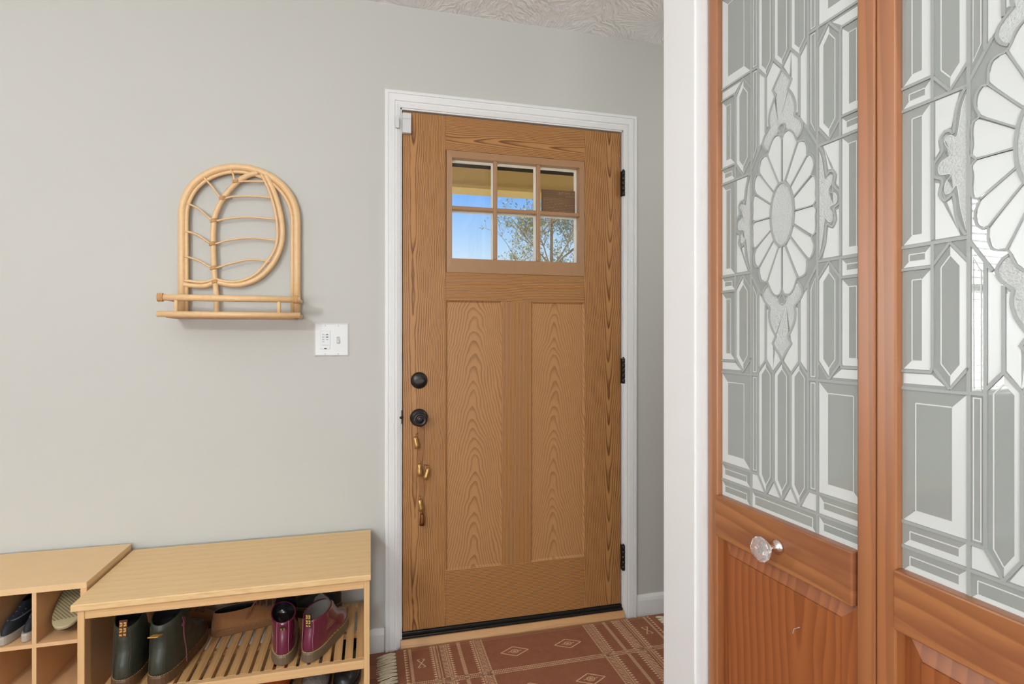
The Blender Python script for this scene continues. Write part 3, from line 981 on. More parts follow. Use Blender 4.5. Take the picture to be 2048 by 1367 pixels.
def shoe(name, label, cat, mats, levels, L=0.26, sole_h=0.028, wh=0.034, wb=0.046, heel=True, inner=0.035, group=None, stitch=True, tab=None, laces=None, tongue=None, asym=1.0, extra=None, sole_n=2.5, slope=0.0):
    root = thing(name, label, cat, (0, 0, 0), 0, group)
    m = MB()
    z_lo, z_hi = levels[0][0] + 0.06, levels[-1][0]

    def lift(ring, zz):
        if not slope or zz <= z_lo:
            return ring
        k_ = slope * (zz - z_lo) / (z_hi - z_lo)
        return [Vector((p.x, p.y, p.z + k_ * max(p.y, 0))) for p in ring]

    rings = [lift(outline(z, yb, yf, a, b, n, asym=asym), z) for z, yb, yf, a, b, n in levels]
    z, yb, yf, a, b, n = levels[-1]
    rings += [lift(r_, z) for r_ in (outline(z + 0.002, yb + 0.0015, yf - 0.0015, a - 0.0015, b - 0.0015, n, asym=asym), outline(z, yb + 0.004, yf - 0.004, a - 0.004, b - 0.004, n, asym=asym))]
    k = len(rings)
    low = []
    for f_, s_ in ((0.5, 0.006), (1.0, 0.006)):
        low.append(lift(outline(z - inner * f_, yb + s_, yf - s_, a - s_, b - s_, n, asym=asym), z))
    m.loft(rings, 0, cap0=True, cap1=False)
    m.loft([rings[-1]] + low, 1, cap0=False, cap1=True)
    m.build('upper', [mats['upper'], mats.get('lining', mats['upper'])], root)
    # sole
    m = MB()
    a, b = wh + 0.004, wb + 0.004
    s0 = [outline(zz, -0.005 + e, L + 0.006 - e, a - e, b - e, sole_n, asym=asym) for zz, e in ((0.0, 0.003), (0.003, 0.0), (sole_h * 0.8, 0.0), (sole_h, 0.002))]
    m.loft(s0, 0, smooth=False)
    so = m.build('sole', mats['sole'], root)
    if stitch:
        m = MB()
        ring = outline(sole_h + 0.0006, -0.0025, L + 0.0035, a - 0.0026, b - 0.0026, sole_n, N=72, asym=asym)
        for i in range(0, 72, 1):
            p, q = ring[i], ring[(i + 1) % 72]
            m.tube([p.lerp(q, 0.15), p.lerp(q, 0.85)], 0.0011, 5)
        m.build('welt_stitching', mats['stitch'], so)
    if tab:
        w, h, tilt, mats_t = tab
        zt, ybt = levels[-1][0], levels[-1][1]
        m = MB()
        # folded pull loop rising from the back of the collar
        ca, sa = math.cos(R(tilt)), math.sin(R(tilt))
        def tp(xx, hh, dd):
            return (xx, ybt - 0.002 - hh * sa + dd * ca, zt - 0.018 + hh * ca + dd * sa)
        m.add([tp(xx, hh, dd) for xx in (-w / 2, w / 2) for hh in (0, h) for dd in (-0.0012, 0.0012)], [(0, 1, 3, 2), (4, 6, 7, 5), (0, 4, 5, 1), (2, 3, 7, 6), (0, 2, 6, 4), (1, 5, 7, 3)], 0)
        tb = m.build('pull_tab', mats_t[0], root)
        m = MB()
        for cx_ in (-w * 0.24, w * 0.24):
            for k in range(5):
                h0 = h * (0.10 + 0.17 * k)
                sgn = 1 if k % 2 else -1
                m.add([tp(cx_ - w * 0.16, h0, -0.0017), tp(cx_ + w * 0.16, h0 + sgn * h * 0.03, -0.0017), tp(cx_ + w * 0.16, h0 + h * 0.10 + sgn * h * 0.03, -0.0017), tp(cx_ - w * 0.16, h0 + h * 0.10, -0.0017)], [(0, 1, 2, 3)], 0)
        m.build('tab_lettering', mats_t[1], tb)
    if tongue:
        w, h, yfr, zt, mt = tongue
        m = MB()
        rings = []
        for i in range(7):
            f_ = i / 6
            ww = w * (1 - 0.55 * f_ ** 3)
            rings.append([(ww * math.sin(t_) , yfr - 0.010 + 0.014 * math.cos(t_) - 0.012 * f_ * f_ + dd, zt + h * f_ - 0.004 * abs(math.sin(t_))) for t_, dd in [(R(a_), 0) for a_ in range(-80, 81, 20)] + [(R(a_), -0.004) for a_ in range(80, -81, -20)]])
        m.loft(rings, 0)
        m.build('tongue', mt, root)
    if laces:
        for pts, rad, mat_ in laces:
            MB().tube(spline(pts, 5), rad, 7).build('lace', mat_, root)
    if extra:
        extra(root)
    return root


M['purple'] = plain('plum_patent_leather', srgb(104, 32, 58), 0.20, noise=0.10, nscale=22, coat=0.5)
M['plum_dark'] = plain('dark_patent_lining', (0.010, 0.008, 0.009), 0.2, coat=0.4)
M['plum_grey'] = plain('grey_lining', srgb(106, 100, 92), 0.7)
M['dm_sole'] = plain('smoky_brown_rubber', srgb(104, 88, 68), 0.42, noise=0.1, nscale=50)
M['stitch'] = plain('yellow_stitching', srgb(200, 176, 112), 0.6)
M['tab_black'] = plain('black_webbing', (0.015, 0.012, 0.010), 0.7)
M['tab_yellow'] = plain('yellow_webbing_script', srgb(214, 164, 76), 0.6)
M['tab_tan'] = plain('tan_webbing', srgb(198, 146, 60), 0.65, noise=0.15, nscale=200)
M['tab_brown'] = plain('maroon_webbing', srgb(80, 36, 22), 0.7)
M['olive_leather'] = plain('black_olive_leather', srgb(54, 57, 46), 0.45, noise=0.22, nscale=14, bump=0.9, bscale=26)
M['dark_lining'] = plain('black_cloth_lining', (0.006, 0.006, 0.008), 0.8)
M['brown_sole'] = plain('brown_sole', srgb(92, 66, 42), 0.5, noise=0.12)
M['tan_stitch'] = plain('tan_welt', srgb(158, 124, 80), 0.6)
M['suede'] = plain('tan_suede', srgb(142, 92, 50), 0.85, noise=0.15, nscale=80, sheen=0.3)
M['suede_dark'] = plain('brown_suede', srgb(120, 78, 44), 0.85, noise=0.15, nscale=80)
M['lace_brown'] = plain('brown_lace', srgb(126, 82, 54), 0.8)
M['lace_plum'] = plain('plum_lace', srgb(96, 48, 58), 0.7)
M['black_leather'] = plain('black_leather', (0.016, 0.016, 0.016), 0.35, noise=0.2, nscale=20)
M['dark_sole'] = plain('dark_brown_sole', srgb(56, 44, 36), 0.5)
M['navy'] = plain('navy_canvas', srgb(30, 34, 40), 0.7, noise=0.2, nscale=200)
M['grey_rubber'] = plain('grey_white_rubber', srgb(168, 158, 146), 0.55)
M['blue_grey'] = plain('blue_grey_trim', srgb(108, 122, 138), 0.5)
M['orange'] = plain('orange_mesh', srgb(178, 84, 42), 0.7, noise=0.2, nscale=200)
M['grey_fur'] = plain('grey_fleece', srgb(120, 112, 104), 0.95, noise=0.4, nscale=180, bump=1.0, bscale=260)


def boot_levels(L, H, wh, wb, sh, s0=0.028):
    """Ankle boot: a domed toe, an instep rising into a shaft that narrows upwards."""
    k = L / 0.265
    lv = [(s0 - 0.004, 0.000, 0.262, wh, wb, 2.5), (s0 + 0.012, -0.003, 0.262, wh + 0.0015, wb + 0.001, 2.5), (s0 + 0.026, -0.004, 0.255, wh + 0.001, wb - 0.001, 2.45), (s0 + 0.036, -0.003, 0.240, wh, wb - 0.003, 2.4),
          (s0 + 0.045, -0.001, 0.218, wh - 0.001, wb - 0.005, 2.35), (s0 + 0.055, 0.002, 0.190, wh - 0.0015, wb - 0.006, 2.3), (s0 + 0.068, 0.006, 0.164, wh - 0.002, wb - 0.007, 2.2), (s0 + 0.082, 0.009, 0.146, wh - 0.002, wb - 0.008, 2.1)]
    z1 = s0 + 0.082
    n = max(2, int((H - z1) / 0.016))
    for i in range(1, n + 1):
        f_ = i / n
        lv.append((z1 + (H - z1) * f_, 0.009 + 0.002 * f_, 0.146 - 0.020 * f_, (wh - 0.002) * (1 - f_) + sh * f_, (wb - 0.008) * (1 - f_) + sh * f_, 2.05))
    return [(a, b * k, c * k, d, e, n_) for a, b, c, d, e, n_ in lv]


# plum boots
def seams(root):
    # pale seam lines up the heel
    for sx_ in (-0.017, 0.017):
        m = MB()
        m.tube(spline([(sx_, 0.0055 - 0.004, 0.036), (sx_ * 0.95, 0.0045 - 0.004, 0.07), (sx_ * 1.0, 0.011 - 0.004, 0.10), (sx_ * 0.95, 0.010 - 0.004, 0.128)], 5), 0.0009, 6)
        m.build('seam', M['stitch_plum'], root)


M['stitch_plum'] = plain('pale_plum_seam', srgb(170, 110, 120), 0.5)
plum = shoe('ankle_boot', 'glossy plum ankle boot with black lining open at the heel', 'boot', dict(upper=M['purple'], lining=M['plum_dark'], sole=M['dm_sole'], stitch=M['stitch']),
            boot_levels(0.240, 0.119, 0.0365, 0.043, 0.0365), L=0.240, sole_h=0.031, wh=0.0365, wb=0.043, slope=0.20, tab=(0.017, 0.016, 35, (M['tab_black'], M['tab_yellow'])),
            tongue=(0.034, 0.055, 0.118, 0.125, M['plum_dark']), group='pair of plum boots on the bench shelf', extra=seams, asym=-1)
plum.location = (-0.2545, 1.772, SZ + 0.0008)
plum.rotation_euler = (0, 0, R(3))
plum2 = shoe('ankle_boot', 'glossy plum ankle boot with upright yellow lettered heel loop and grey lining', 'boot', dict(upper=M['purple'], lining=M['plum_grey'], sole=M['dm_sole'], stitch=M['stitch']),
             boot_levels(0.245, 0.119, 0.0365, 0.043, 0.0365), L=0.245, sole_h=0.031, wh=0.0365, wb=0.043, slope=0.18, tab=(0.017, 0.046, 2, (M['tab_black'], M['tab_yellow'])),
             tongue=(0.028, 0.040, 0.118, 0.122, M['plum_grey']), group='pair of plum boots on the bench shelf', extra=seams, asym=1)
plum2.location = (-0.184, 1.768, SZ + 0.0008)
plum2.rotation_euler = (0, 0, R(-19))

# black olive boots
def olive_seams(root):
    for sx_ in (-0.020, 0.022):
        MB().tube(spline([(sx_, 0.000, 0.040), (sx_ * 0.95, 0.0010, 0.075), (sx_, 0.006, 0.11), (sx_ * 0.9, 0.006, 0.165)], 5), 0.0011, 6).build('seam', M['dark_sole'], root)


om = dict(upper=M['olive_leather'], lining=M['dark_lining'], sole=M['brown_sole'], stitch=M['tan_stitch'])
ol = shoe('leather_boot', 'black olive leather boot with upright maroon pull tab, nearest the cubby', 'boot', om, boot_levels(0.285, 0.162, 0.043, 0.050, 0.0365), L=0.285, sole_h=0.03, wh=0.043, wb=0.050, slope=0.25,
          tab=(0.020, 0.046, -8, (M['tab_brown'], M['tab_tan'])), group='pair of black olive boots on the bench shelf', extra=olive_seams, asym=-1)
ol.location = (-0.672, 1.757, SZ + 0.0008)
ol.rotation_euler = (0, 0, R(2))
lc = [([(0.036, 0.075, 0.165), (0.050, 0.055, 0.150), (0.058, 0.035, 0.125), (0.066, 0.030, 0.085), (0.070, 0.024, 0.050)], 0.0018, M['lace_plum']),
      ([(0.034, 0.080, 0.158), (0.046, 0.070, 0.155), (0.050, 0.060, 0.142), (0.044, 0.062, 0.138), (0.036, 0.078, 0.150)], 0.003, M['lace_plum'])]
ol2 = shoe('leather_boot', 'black olive leather boot with folded tan pull tab and loose lace', 'boot', om, boot_levels(0.285, 0.160, 0.044, 0.050, 0.039), L=0.285, sole_h=0.03, wh=0.044, wb=0.050, slope=0.28,
           tab=(0.026, 0.036, 74, (M['tab_tan'], M['tab_brown'])), group='pair of black olive boots on the bench shelf', extra=olive_seams, laces=lc, asym=1)
ol2.location = (-0.583, 1.752, SZ + 0.0008)
ol2.rotation_euler = (0, 0, R(-4))

# tan suede shoes lying behind
def low_levels(L, H, wh, wb, s0):
    k = L / 0.27
    lv = [(s0 - 0.003, 0.0, 0.267, wh, wb, 2.5), (s0 + 0.010, -0.002, 0.267, wh, wb, 2.5), (s0 + 0.022, -0.001, 0.258, wh - 0.001, wb - 0.003, 2.4), (s0 + 0.032, 0.002, 0.236, wh - 0.002, wb - 0.007, 2.35),
          (s0 + 0.042, 0.004, 0.205, wh - 0.003, wb - 0.010, 2.3), (H, 0.006, 0.165, wh - 0.003, wb - 0.012, 2.2)]
    return [(a, b * k, c * k, d, e, n) for a, b, c, d, e, n in lv]


def suede_lace(seed):
    rnd = random.Random(seed)
    out = []
    for i in range(3):
        y = 0.150 + i * 0.022
        out.append(([(-0.030, y, 0.070 - i * 0.006), (0.0, y + 0.006, 0.088 - i * 0.007), (0.030, y, 0.070 - i * 0.006)], 0.0032, M['lace_brown']))
    out.append(([(0.010, 0.15, 0.090), (-0.020, 0.12, 0.112), (-0.045, 0.10, 0.095), (-0.052, 0.085, 0.06)], 0.003, M['lace_brown']))
    out.append(([(0.0, 0.16, 0.090), (0.035, 0.15, 0.110), (0.052, 0.12, 0.090), (0.055, 0.10, 0.05)], 0.003, M['lace_brown']))
    return out


sm_ = dict(upper=M['suede'], lining=M['dark_lining'], sole=M['suede_dark'], stitch=M['tan_stitch'])
su = shoe('suede_shoe', 'tan suede lace-up shoe angled toward the wall, in front of its mate', 'shoe', sm_, low_levels(0.235, 0.078, 0.033, 0.043, 0.020), L=0.235, sole_h=0.020, wh=0.033, wb=0.043, laces=suede_lace(1),
          group='pair of tan suede shoes behind the boots')
su.location = (-0.506, 2.006, SZ + 0.0008)
su.scale = (0.96, 0.95, 0.95)
su.rotation_euler = (0, 0, R(-68))
su2 = copy_tree(su, (-0.735, 2.092, SZ + 0.0008), R(-88), 'tan suede lace-up shoe against the wall, mostly hidden behind the olive boots')

# black boot along the wall behind the plum pair
bk = shoe('black_boot', 'black leather boot with brown welt lying along the wall behind the plum boots', 'boot', dict(upper=M['black_leather'], lining=M['dark_lining'], sole=M['dark_sole'], stitch=M['tan_stitch']),
          boot_levels(0.175, 0.150, 0.034, 0.040, 0.036), L=0.175, sole_h=0.034, wh=0.034, wb=0.040)
bk.location = (-0.103, 2.074, SZ + 0.0008)
bk.rotation_euler = (0, 0, R(84))

# shoes on the lower shelf
LZ = 0.0765
lo1 = shoe('clog', 'black rounded clog on the lower shelf next to the bench leg', 'shoe', dict(upper=M['black_leather'], lining=M['dark_lining'], sole=M['black']), low_levels(0.235, 0.066, 0.034, 0.043, 0.018), L=0.235, sole_h=0.018, wh=0.034, wb=0.043, stitch=False)
lo1.location = (-0.066, 2.035, LZ)
lo1.rotation_euler = (0, 0, R(180))
lo2 = shoe('slipper', 'grey fleece slipper on the lower shelf beside the black clog', 'slipper', dict(upper=M['grey_fur'], lining=M['grey_fur'], sole=M['dark_sole']), low_levels(0.235, 0.068, 0.036, 0.045, 0.016), L=0.235, sole_h=0.016, wh=0.036, wb=0.045, stitch=False)
lo2.location = (-0.166, 2.03, LZ)
lo2.rotation_euler = (0, 0, R(182))
lo3 = shoe('sneaker', 'orange and black sneaker on the lower shelf under the plum boots', 'shoe', dict(upper=M['orange'], lining=M['dark_lining'], sole=M['black']), low_levels(0.24, 0.066, 0.033, 0.042, 0.02), L=0.24, sole_h=0.02, wh=0.033, wb=0.042, stitch=False)
lo3.location = (-0.268, 2.03, LZ)
lo3.rotation_euler = (0, 0, R(176))

# sneakers and slipper in the cubby
def snk_extra(root):
    m = MB()
    m.tube([p + Vector((0, 0, 0)) for p in outline(0.052, 0.0, 0.218, 0.030, 0.036, 2.35, 40, 0)], 0.0022, 6, closed=True)
    m.build('collar_piping', M['blue_grey'], root)


def snk_laces():
    return [([(-0.024, 0.165 + i * 0.016, 0.060 - i * 0.005), (0.0, 0.170 + i * 0.016, 0.070 - i * 0.006), (0.024, 0.165 + i * 0.016, 0.060 - i * 0.005)], 0.002, M['blue_grey']) for i in range(3)]


nm = dict(upper=M['navy'], lining=M['dark_lining'], sole=M['grey_rubber'])
sn = shoe('sneaker', 'dark sneaker with pale sole in the cubby, tucked against the divider', 'shoe', nm, low_levels(0.25, 0.078, 0.031, 0.038, 0.022), L=0.25, sole_h=0.024, wh=0.031, wb=0.038, stitch=False, laces=snk_laces(), extra=snk_extra, asym=0, group='dark sneakers in the cubby')
sn.location = (-0.9475, 2.105, 0.3308)
sn.rotation_euler = (0, R(0), R(180))
sn.rotation_euler = (0, 0, R(180))
sn2 = copy_tree(sn, (-0.9975, 2.098, 0.3308), R(180), 'dark sneaker with pale sole in the cubby, farther from the bench than its mate')
sn2.scale = (0.56, 1, 1)
sn.scale = (0.56, 1, 1)


def tread():
    t = NT('khaki_tread_sole')
    X, Y, Z = t.sep(t.coord())
    u = t.math('ADD', X, t.math('MULTIPLY', Y, 0.35))
    w1 = t.math('SINE', t.math('MULTIPLY', Y, 900.0))
    w2 = t.math('SINE', t.math('MULTIPLY', u, 620.0))
    pat = t.math('MULTIPLY', w1, w2)
    area_ = t.math('GREATER_THAN', t.math('ADD', Y, t.math('MULTIPLY', X, 0.12)), 0.024)
    f = t.math('MULTIPLY', t.math('GREATER_THAN', pat, 0.05), area_)
    col = t.mix(f, srgb(176, 164, 128), srgb(104, 92, 66))
    t.bsdf(col, 0.6, 0, 0.3, t.bump(t.math('MULTIPLY', f, -1.0), 0.5, 0.003))
    return t.m


M['tread'] = tread()
fl = shoe('slide_sandal', 'khaki soled sandal turned upside down in the end cubby', 'sandal', dict(upper=M['dark_sole'], lining=M['dark_lining'], sole=M['tread']),
          [(0.009, 0.0, 0.235, 0.041, 0.0455, 2.4), (0.018, 0.002, 0.233, 0.040, 0.045, 2.4), (0.026, 0.006, 0.226, 0.036, 0.042, 2.4)], L=0.235, sole_h=0.012, wh=0.042, wb=0.0435, stitch=False, inner=0.006, asym=0, sole_n=2.3)
pit = R(25)
fl.matrix_world = Matrix.Translation((-0.8585, 1.852, 0.366)) @ Matrix(((-1, 0, 0, 0), (0, math.cos(pit), math.sin(pit), 0), (0, math.sin(pit), -math.cos(pit), 0), (0, 0, 0, 1))) @ Matrix.Rotation(R(-2), 4, 'Z')

# ------------------------------------------------------------------ rug
RX0, RX1, RY0, RY1, RZ = 0.094, 1.173, 1.43, 2.124, 0.011


def rug_mat(name, c1, c2):
    t = NT(name)
    co = t.coord()
    a = t.noise(co, 35, 4, 0.7)
    b_ = t.noise(co, 420, 2)
    col = t.mix(t.math('ADD', t.math('MULTIPLY', a, 0.7), t.math('MULTIPLY', b_, 0.4)), c1, c2)
    t.bsdf(col, 0.95, 0, 0.1, t.bump(b_, 0.5, 0.002))
    return t.m


M['rug'] = rug_mat('rust_rug', srgb(126, 76, 56), srgb(166, 112, 86))
M['rug_line'] = rug_mat('cream_rug_pattern', srgb(206, 166, 132), srgb(232, 196, 160))
M['fringe'] = plain('cream_cotton_fringe', srgb(220, 206, 178), 0.9, noise=0.12, nscale=120)
rug = thing('rug', 'rust red woven rug with cream diamonds and fringe in front of the door', 'rug', (RX0, RY0, 0))
RG = (RX0, RY0, 0)
m = MB()
m.box(RX0, RX1, RY0, RY1, 0.0008, RZ, bev=0.003)
zt = RZ + 0.0004


def rq(x0, x1, y0, y1):
    m.add([(x0, y0, zt), (x1, y0, zt), (x1, y1, zt), (x0, y1, zt)], [(0, 1, 2, 3)], 1)


def rline(p, q, w):
    d = Vector((q[0] - p[0], q[1] - p[1]))
    nn = Vector((-d.y, d.x)).normalized() * w / 2
    m.add([(p[0] + nn.x, p[1] + nn.y, zt), (p[0] - nn.x, p[1] - nn.y, zt), (q[0] - nn.x, q[1] - nn.y, zt), (q[0] + nn.x, q[1] + nn.y, zt)], [(0, 1, 2, 3)], 1)


YT, YB = RY1 - 0.006, RY0 + 0.006


def dashes_col(x, w, pitch, duty):
    y = YT
    while y > YB:
        rq(x - w / 2, x + w / 2, y - pitch * duty, y)
        y -= pitch


def tri_col(x, w, pitch, s):
    y = YT
    while y > YB:
        m.add([(x - s * w / 2, y, zt), (x + s * w / 2, y - pitch * 0.42, zt), (x - s * w / 2, y - pitch * 0.84, zt)], [(0, 1, 2) if s < 0 else (0, 2, 1)], 1)
        y -= pitch


XM = 0.6335
for sg in (-1, 1):
    X_ = lambda d: XM + sg * d
    tri_col(X_(0.5045), 0.013, 0.0155, -sg)
    dashes_col(X_(0.4885), 0.0105, 0.0062, 0.55)
    # wide band next to the motif squares
    tri_col(X_(0.4115), 0.013, 0.0135, sg)
    dashes_col(X_(0.3975), 0.0085, 0.0062, 0.55)
    dashes_col(X_(0.3865), 0.004, 0.0045, 0.6)
    dashes_col(X_(0.3695), 0.0165, 0.0088, 0.42)
    rq(X_(0.3600) - 0.001, X_(0.3600) + 0.001, YB, YT)
    dashes_col(X_(0.3530), 0.0080, 0.0062, 0.55)
    tri_col(X_(0.3405), 0.012, 0.0135, -sg)
    # thin ladder stripe
    dashes_col(X_(0.3045), 0.0135, 0.0062, 0.52)
    # band next to the field
    tri_col(X_(0.2570), 0.012, 0.0135, sg)
    dashes_col(X_(0.2445), 0.0075, 0.0062, 0.55)
    rq(X_(0.2370) - 0.0008, X_(0.2370) + 0.0008, YB, YT)
    dashes_col(X_(0.2275), 0.0145, 0.0085, 0.42)
    dashes_col(X_(0.2145), 0.0070, 0.0062, 0.55)
    # crosses
    for yc in (2.016, 1.787, 1.558):
        xc = X_(0.4525)
        for dx_, dy_ in ((0.014, 0.024), (0.014, -0.024), (-0.014, 0.024), (-0.014, -0.024)):
            rline((xc, yc), (xc + dx_, yc + dy_), 0.0036)
            rline((xc + dx_, yc + dy_), (xc + dx_ * 0.25, yc + dy_ * 1.05), 0.0028)
# rows across
for yc in (1.8955, 1.6665):
    for dy_ in (0.0095, 0.0, -0.0095):
        x = RX0 + 0.03
        while x < RX1 - 0.03:
            rq(x, x + 0.0040, yc + dy_ - 0.0026, yc + dy_ + 0.0026)
            x += 0.0062
x = RX0 + 0.03
while x < RX1 - 0.03:
    rq(x, x + 0.0028, YT - 0.001, YT + 0.0005)
    rq(x, x + 0.0028, YT - 0.012, YT - 0.0105)
    x += 0.0056
for yc in (2.006, 1.777, 1.548):
    for xc in (0.5285, 0.7415):
        hx, hy = 0.054, 0.031
        P4 = [(xc - hx, yc), (xc, yc + hy), (xc + hx, yc), (xc, yc - hy)]
        for a in range(4):
            rline(P4[a], P4[(a + 1) % 4], 0.0042)
        for a in range(12):
            t_ = 2 * PI * a / 12
            t2_ = 2 * PI * (a + 1) / 12
            r1 = 0.014
            rline((xc + r1 * math.cos(t_), yc + r1 * 0.8 * math.sin(t_)), (xc + r1 * math.cos(t2_), yc + r1 * 0.8 * math.sin(t2_)), 0.0034)
        for a in range(5):
            t_ = 2 * PI * a / 5
            rline((xc, yc), (xc + 0.009 * math.cos(t_), yc + 0.007 * math.sin(t_)), 0.0034)
        for a in (-1, 1):
            rline((xc + a * 0.016, yc), (xc + a * 0.026, yc), 0.003)
m.build('woven_field', [M['rug'], M['rug_line']], rug, RG)
rnd = random.Random(5)
for side in (-1, 1):
    m = MB()
    xb = RX0 - 0.0005 if side < 0 else RX1 + 0.0005
    y = RY1 - 0.008
    while y > RY0:
        for k in range(7):
            yy = y - 0.003 * k
            ln = 0.062 + rnd.uniform(-0.006, 0.010)
            dr = -0.012 + rnd.uniform(-0.007, 0.007)
            gather = y - 0.009
            m.tube([(xb - side * 0.002, gather + (yy - gather) * 0.5, 0.0065), (xb + side * 0.018, gather + (yy - gather) * 0.75 + dr * 0.3, 0.007 + rnd.uniform(0, 0.003)), (xb + side * ln * 0.6, gather + (yy - gather) * 1.0 + dr * 0.7, 0.004 + rnd.uniform(0, 0.003)), (xb + side * ln, yy + dr, 0.0022)], [0.0019, 0.0021, 0.0018, 0.0012], 5)
        y -= 0.0212
    m.build('fringe', M['fringe'], rug, RG)

# ------------------------------------------------------------------ closet with bifold doors
TC = R(-2.7)
AX = Vector((math.sin(TC), math.cos(TC), 0))
NX = Vector((math.cos(TC), -math.sin(TC), 0))


def CF(s, d, z):
    return AX * s + NX * d + Vector((0, 0, z))


def cbox(m, s0, s1, d0, d1, z0, z1, mi=0):
    v = [CF(s, d, z) for s in (s0, s1) for d in (d0, d1) for z in (z0, z1)]
    m.add(v, [(0, 1, 3, 2), (4, 6, 7, 5), (0, 4, 5, 1), (2, 3, 7, 6), (0, 2, 6, 4), (1, 5, 7, 3)], mi)


DD0 = 0.716
m = MB()
cbox(m, 1.008, 1.116, DD0 + 0.016, 2.95, 0, ZC)                # wall beside the passage
cbox(m, -0.10, 1.008, DD0 + 0.016, DD0 + 0.12, 2.055, ZC)      # above the folding doors
cbox(m, -3.4, 0.185, DD0 + 0.016, DD0 + 0.12, 0, ZC)            # towards the living room
struct('wall_right', m, M['wall'], 'greige closet wall around the folding glass doors', 'wall')
m = MB()
cbox(m, -0.4, 1.008, 1.46, 1.50, 0, ZC)
cbox(m, -0.10, -0.06, DD0 + 0.12, 1.46, 0, ZC)
struct('wall_closet', m, M['wall'], 'greige inner wall of the closet behind the patterned glass', 'wall')
m = MB()
cbox(m, 1.003, 1.118, DD0, DD0 + 0.016, 0, ZC)
struct('trim_4', m, M['trim'], 'tall white post board at the end of the closet wall', 'trim')
m = MB()
cbox(m, 0.980, 1.003, DD0 + 0.005, DD0 + 0.12, 0, ZC)
struct('trim_5', m, M['trim'], 'narrow white jamb strip between the post and the folding door', 'trim')
m = MB()
cbox(m, -0.10, 0.980, DD0 + 0.005, DD0 + 0.02, 2.035, 2.12)
struct('trim_6', m, M['trim'], 'white head casing above the folding glass doors', 'trim')

# art glass pattern, one quarter mirrored four ways; millimetres from the centre of the pane
GW, GH = 161.0, 540.0


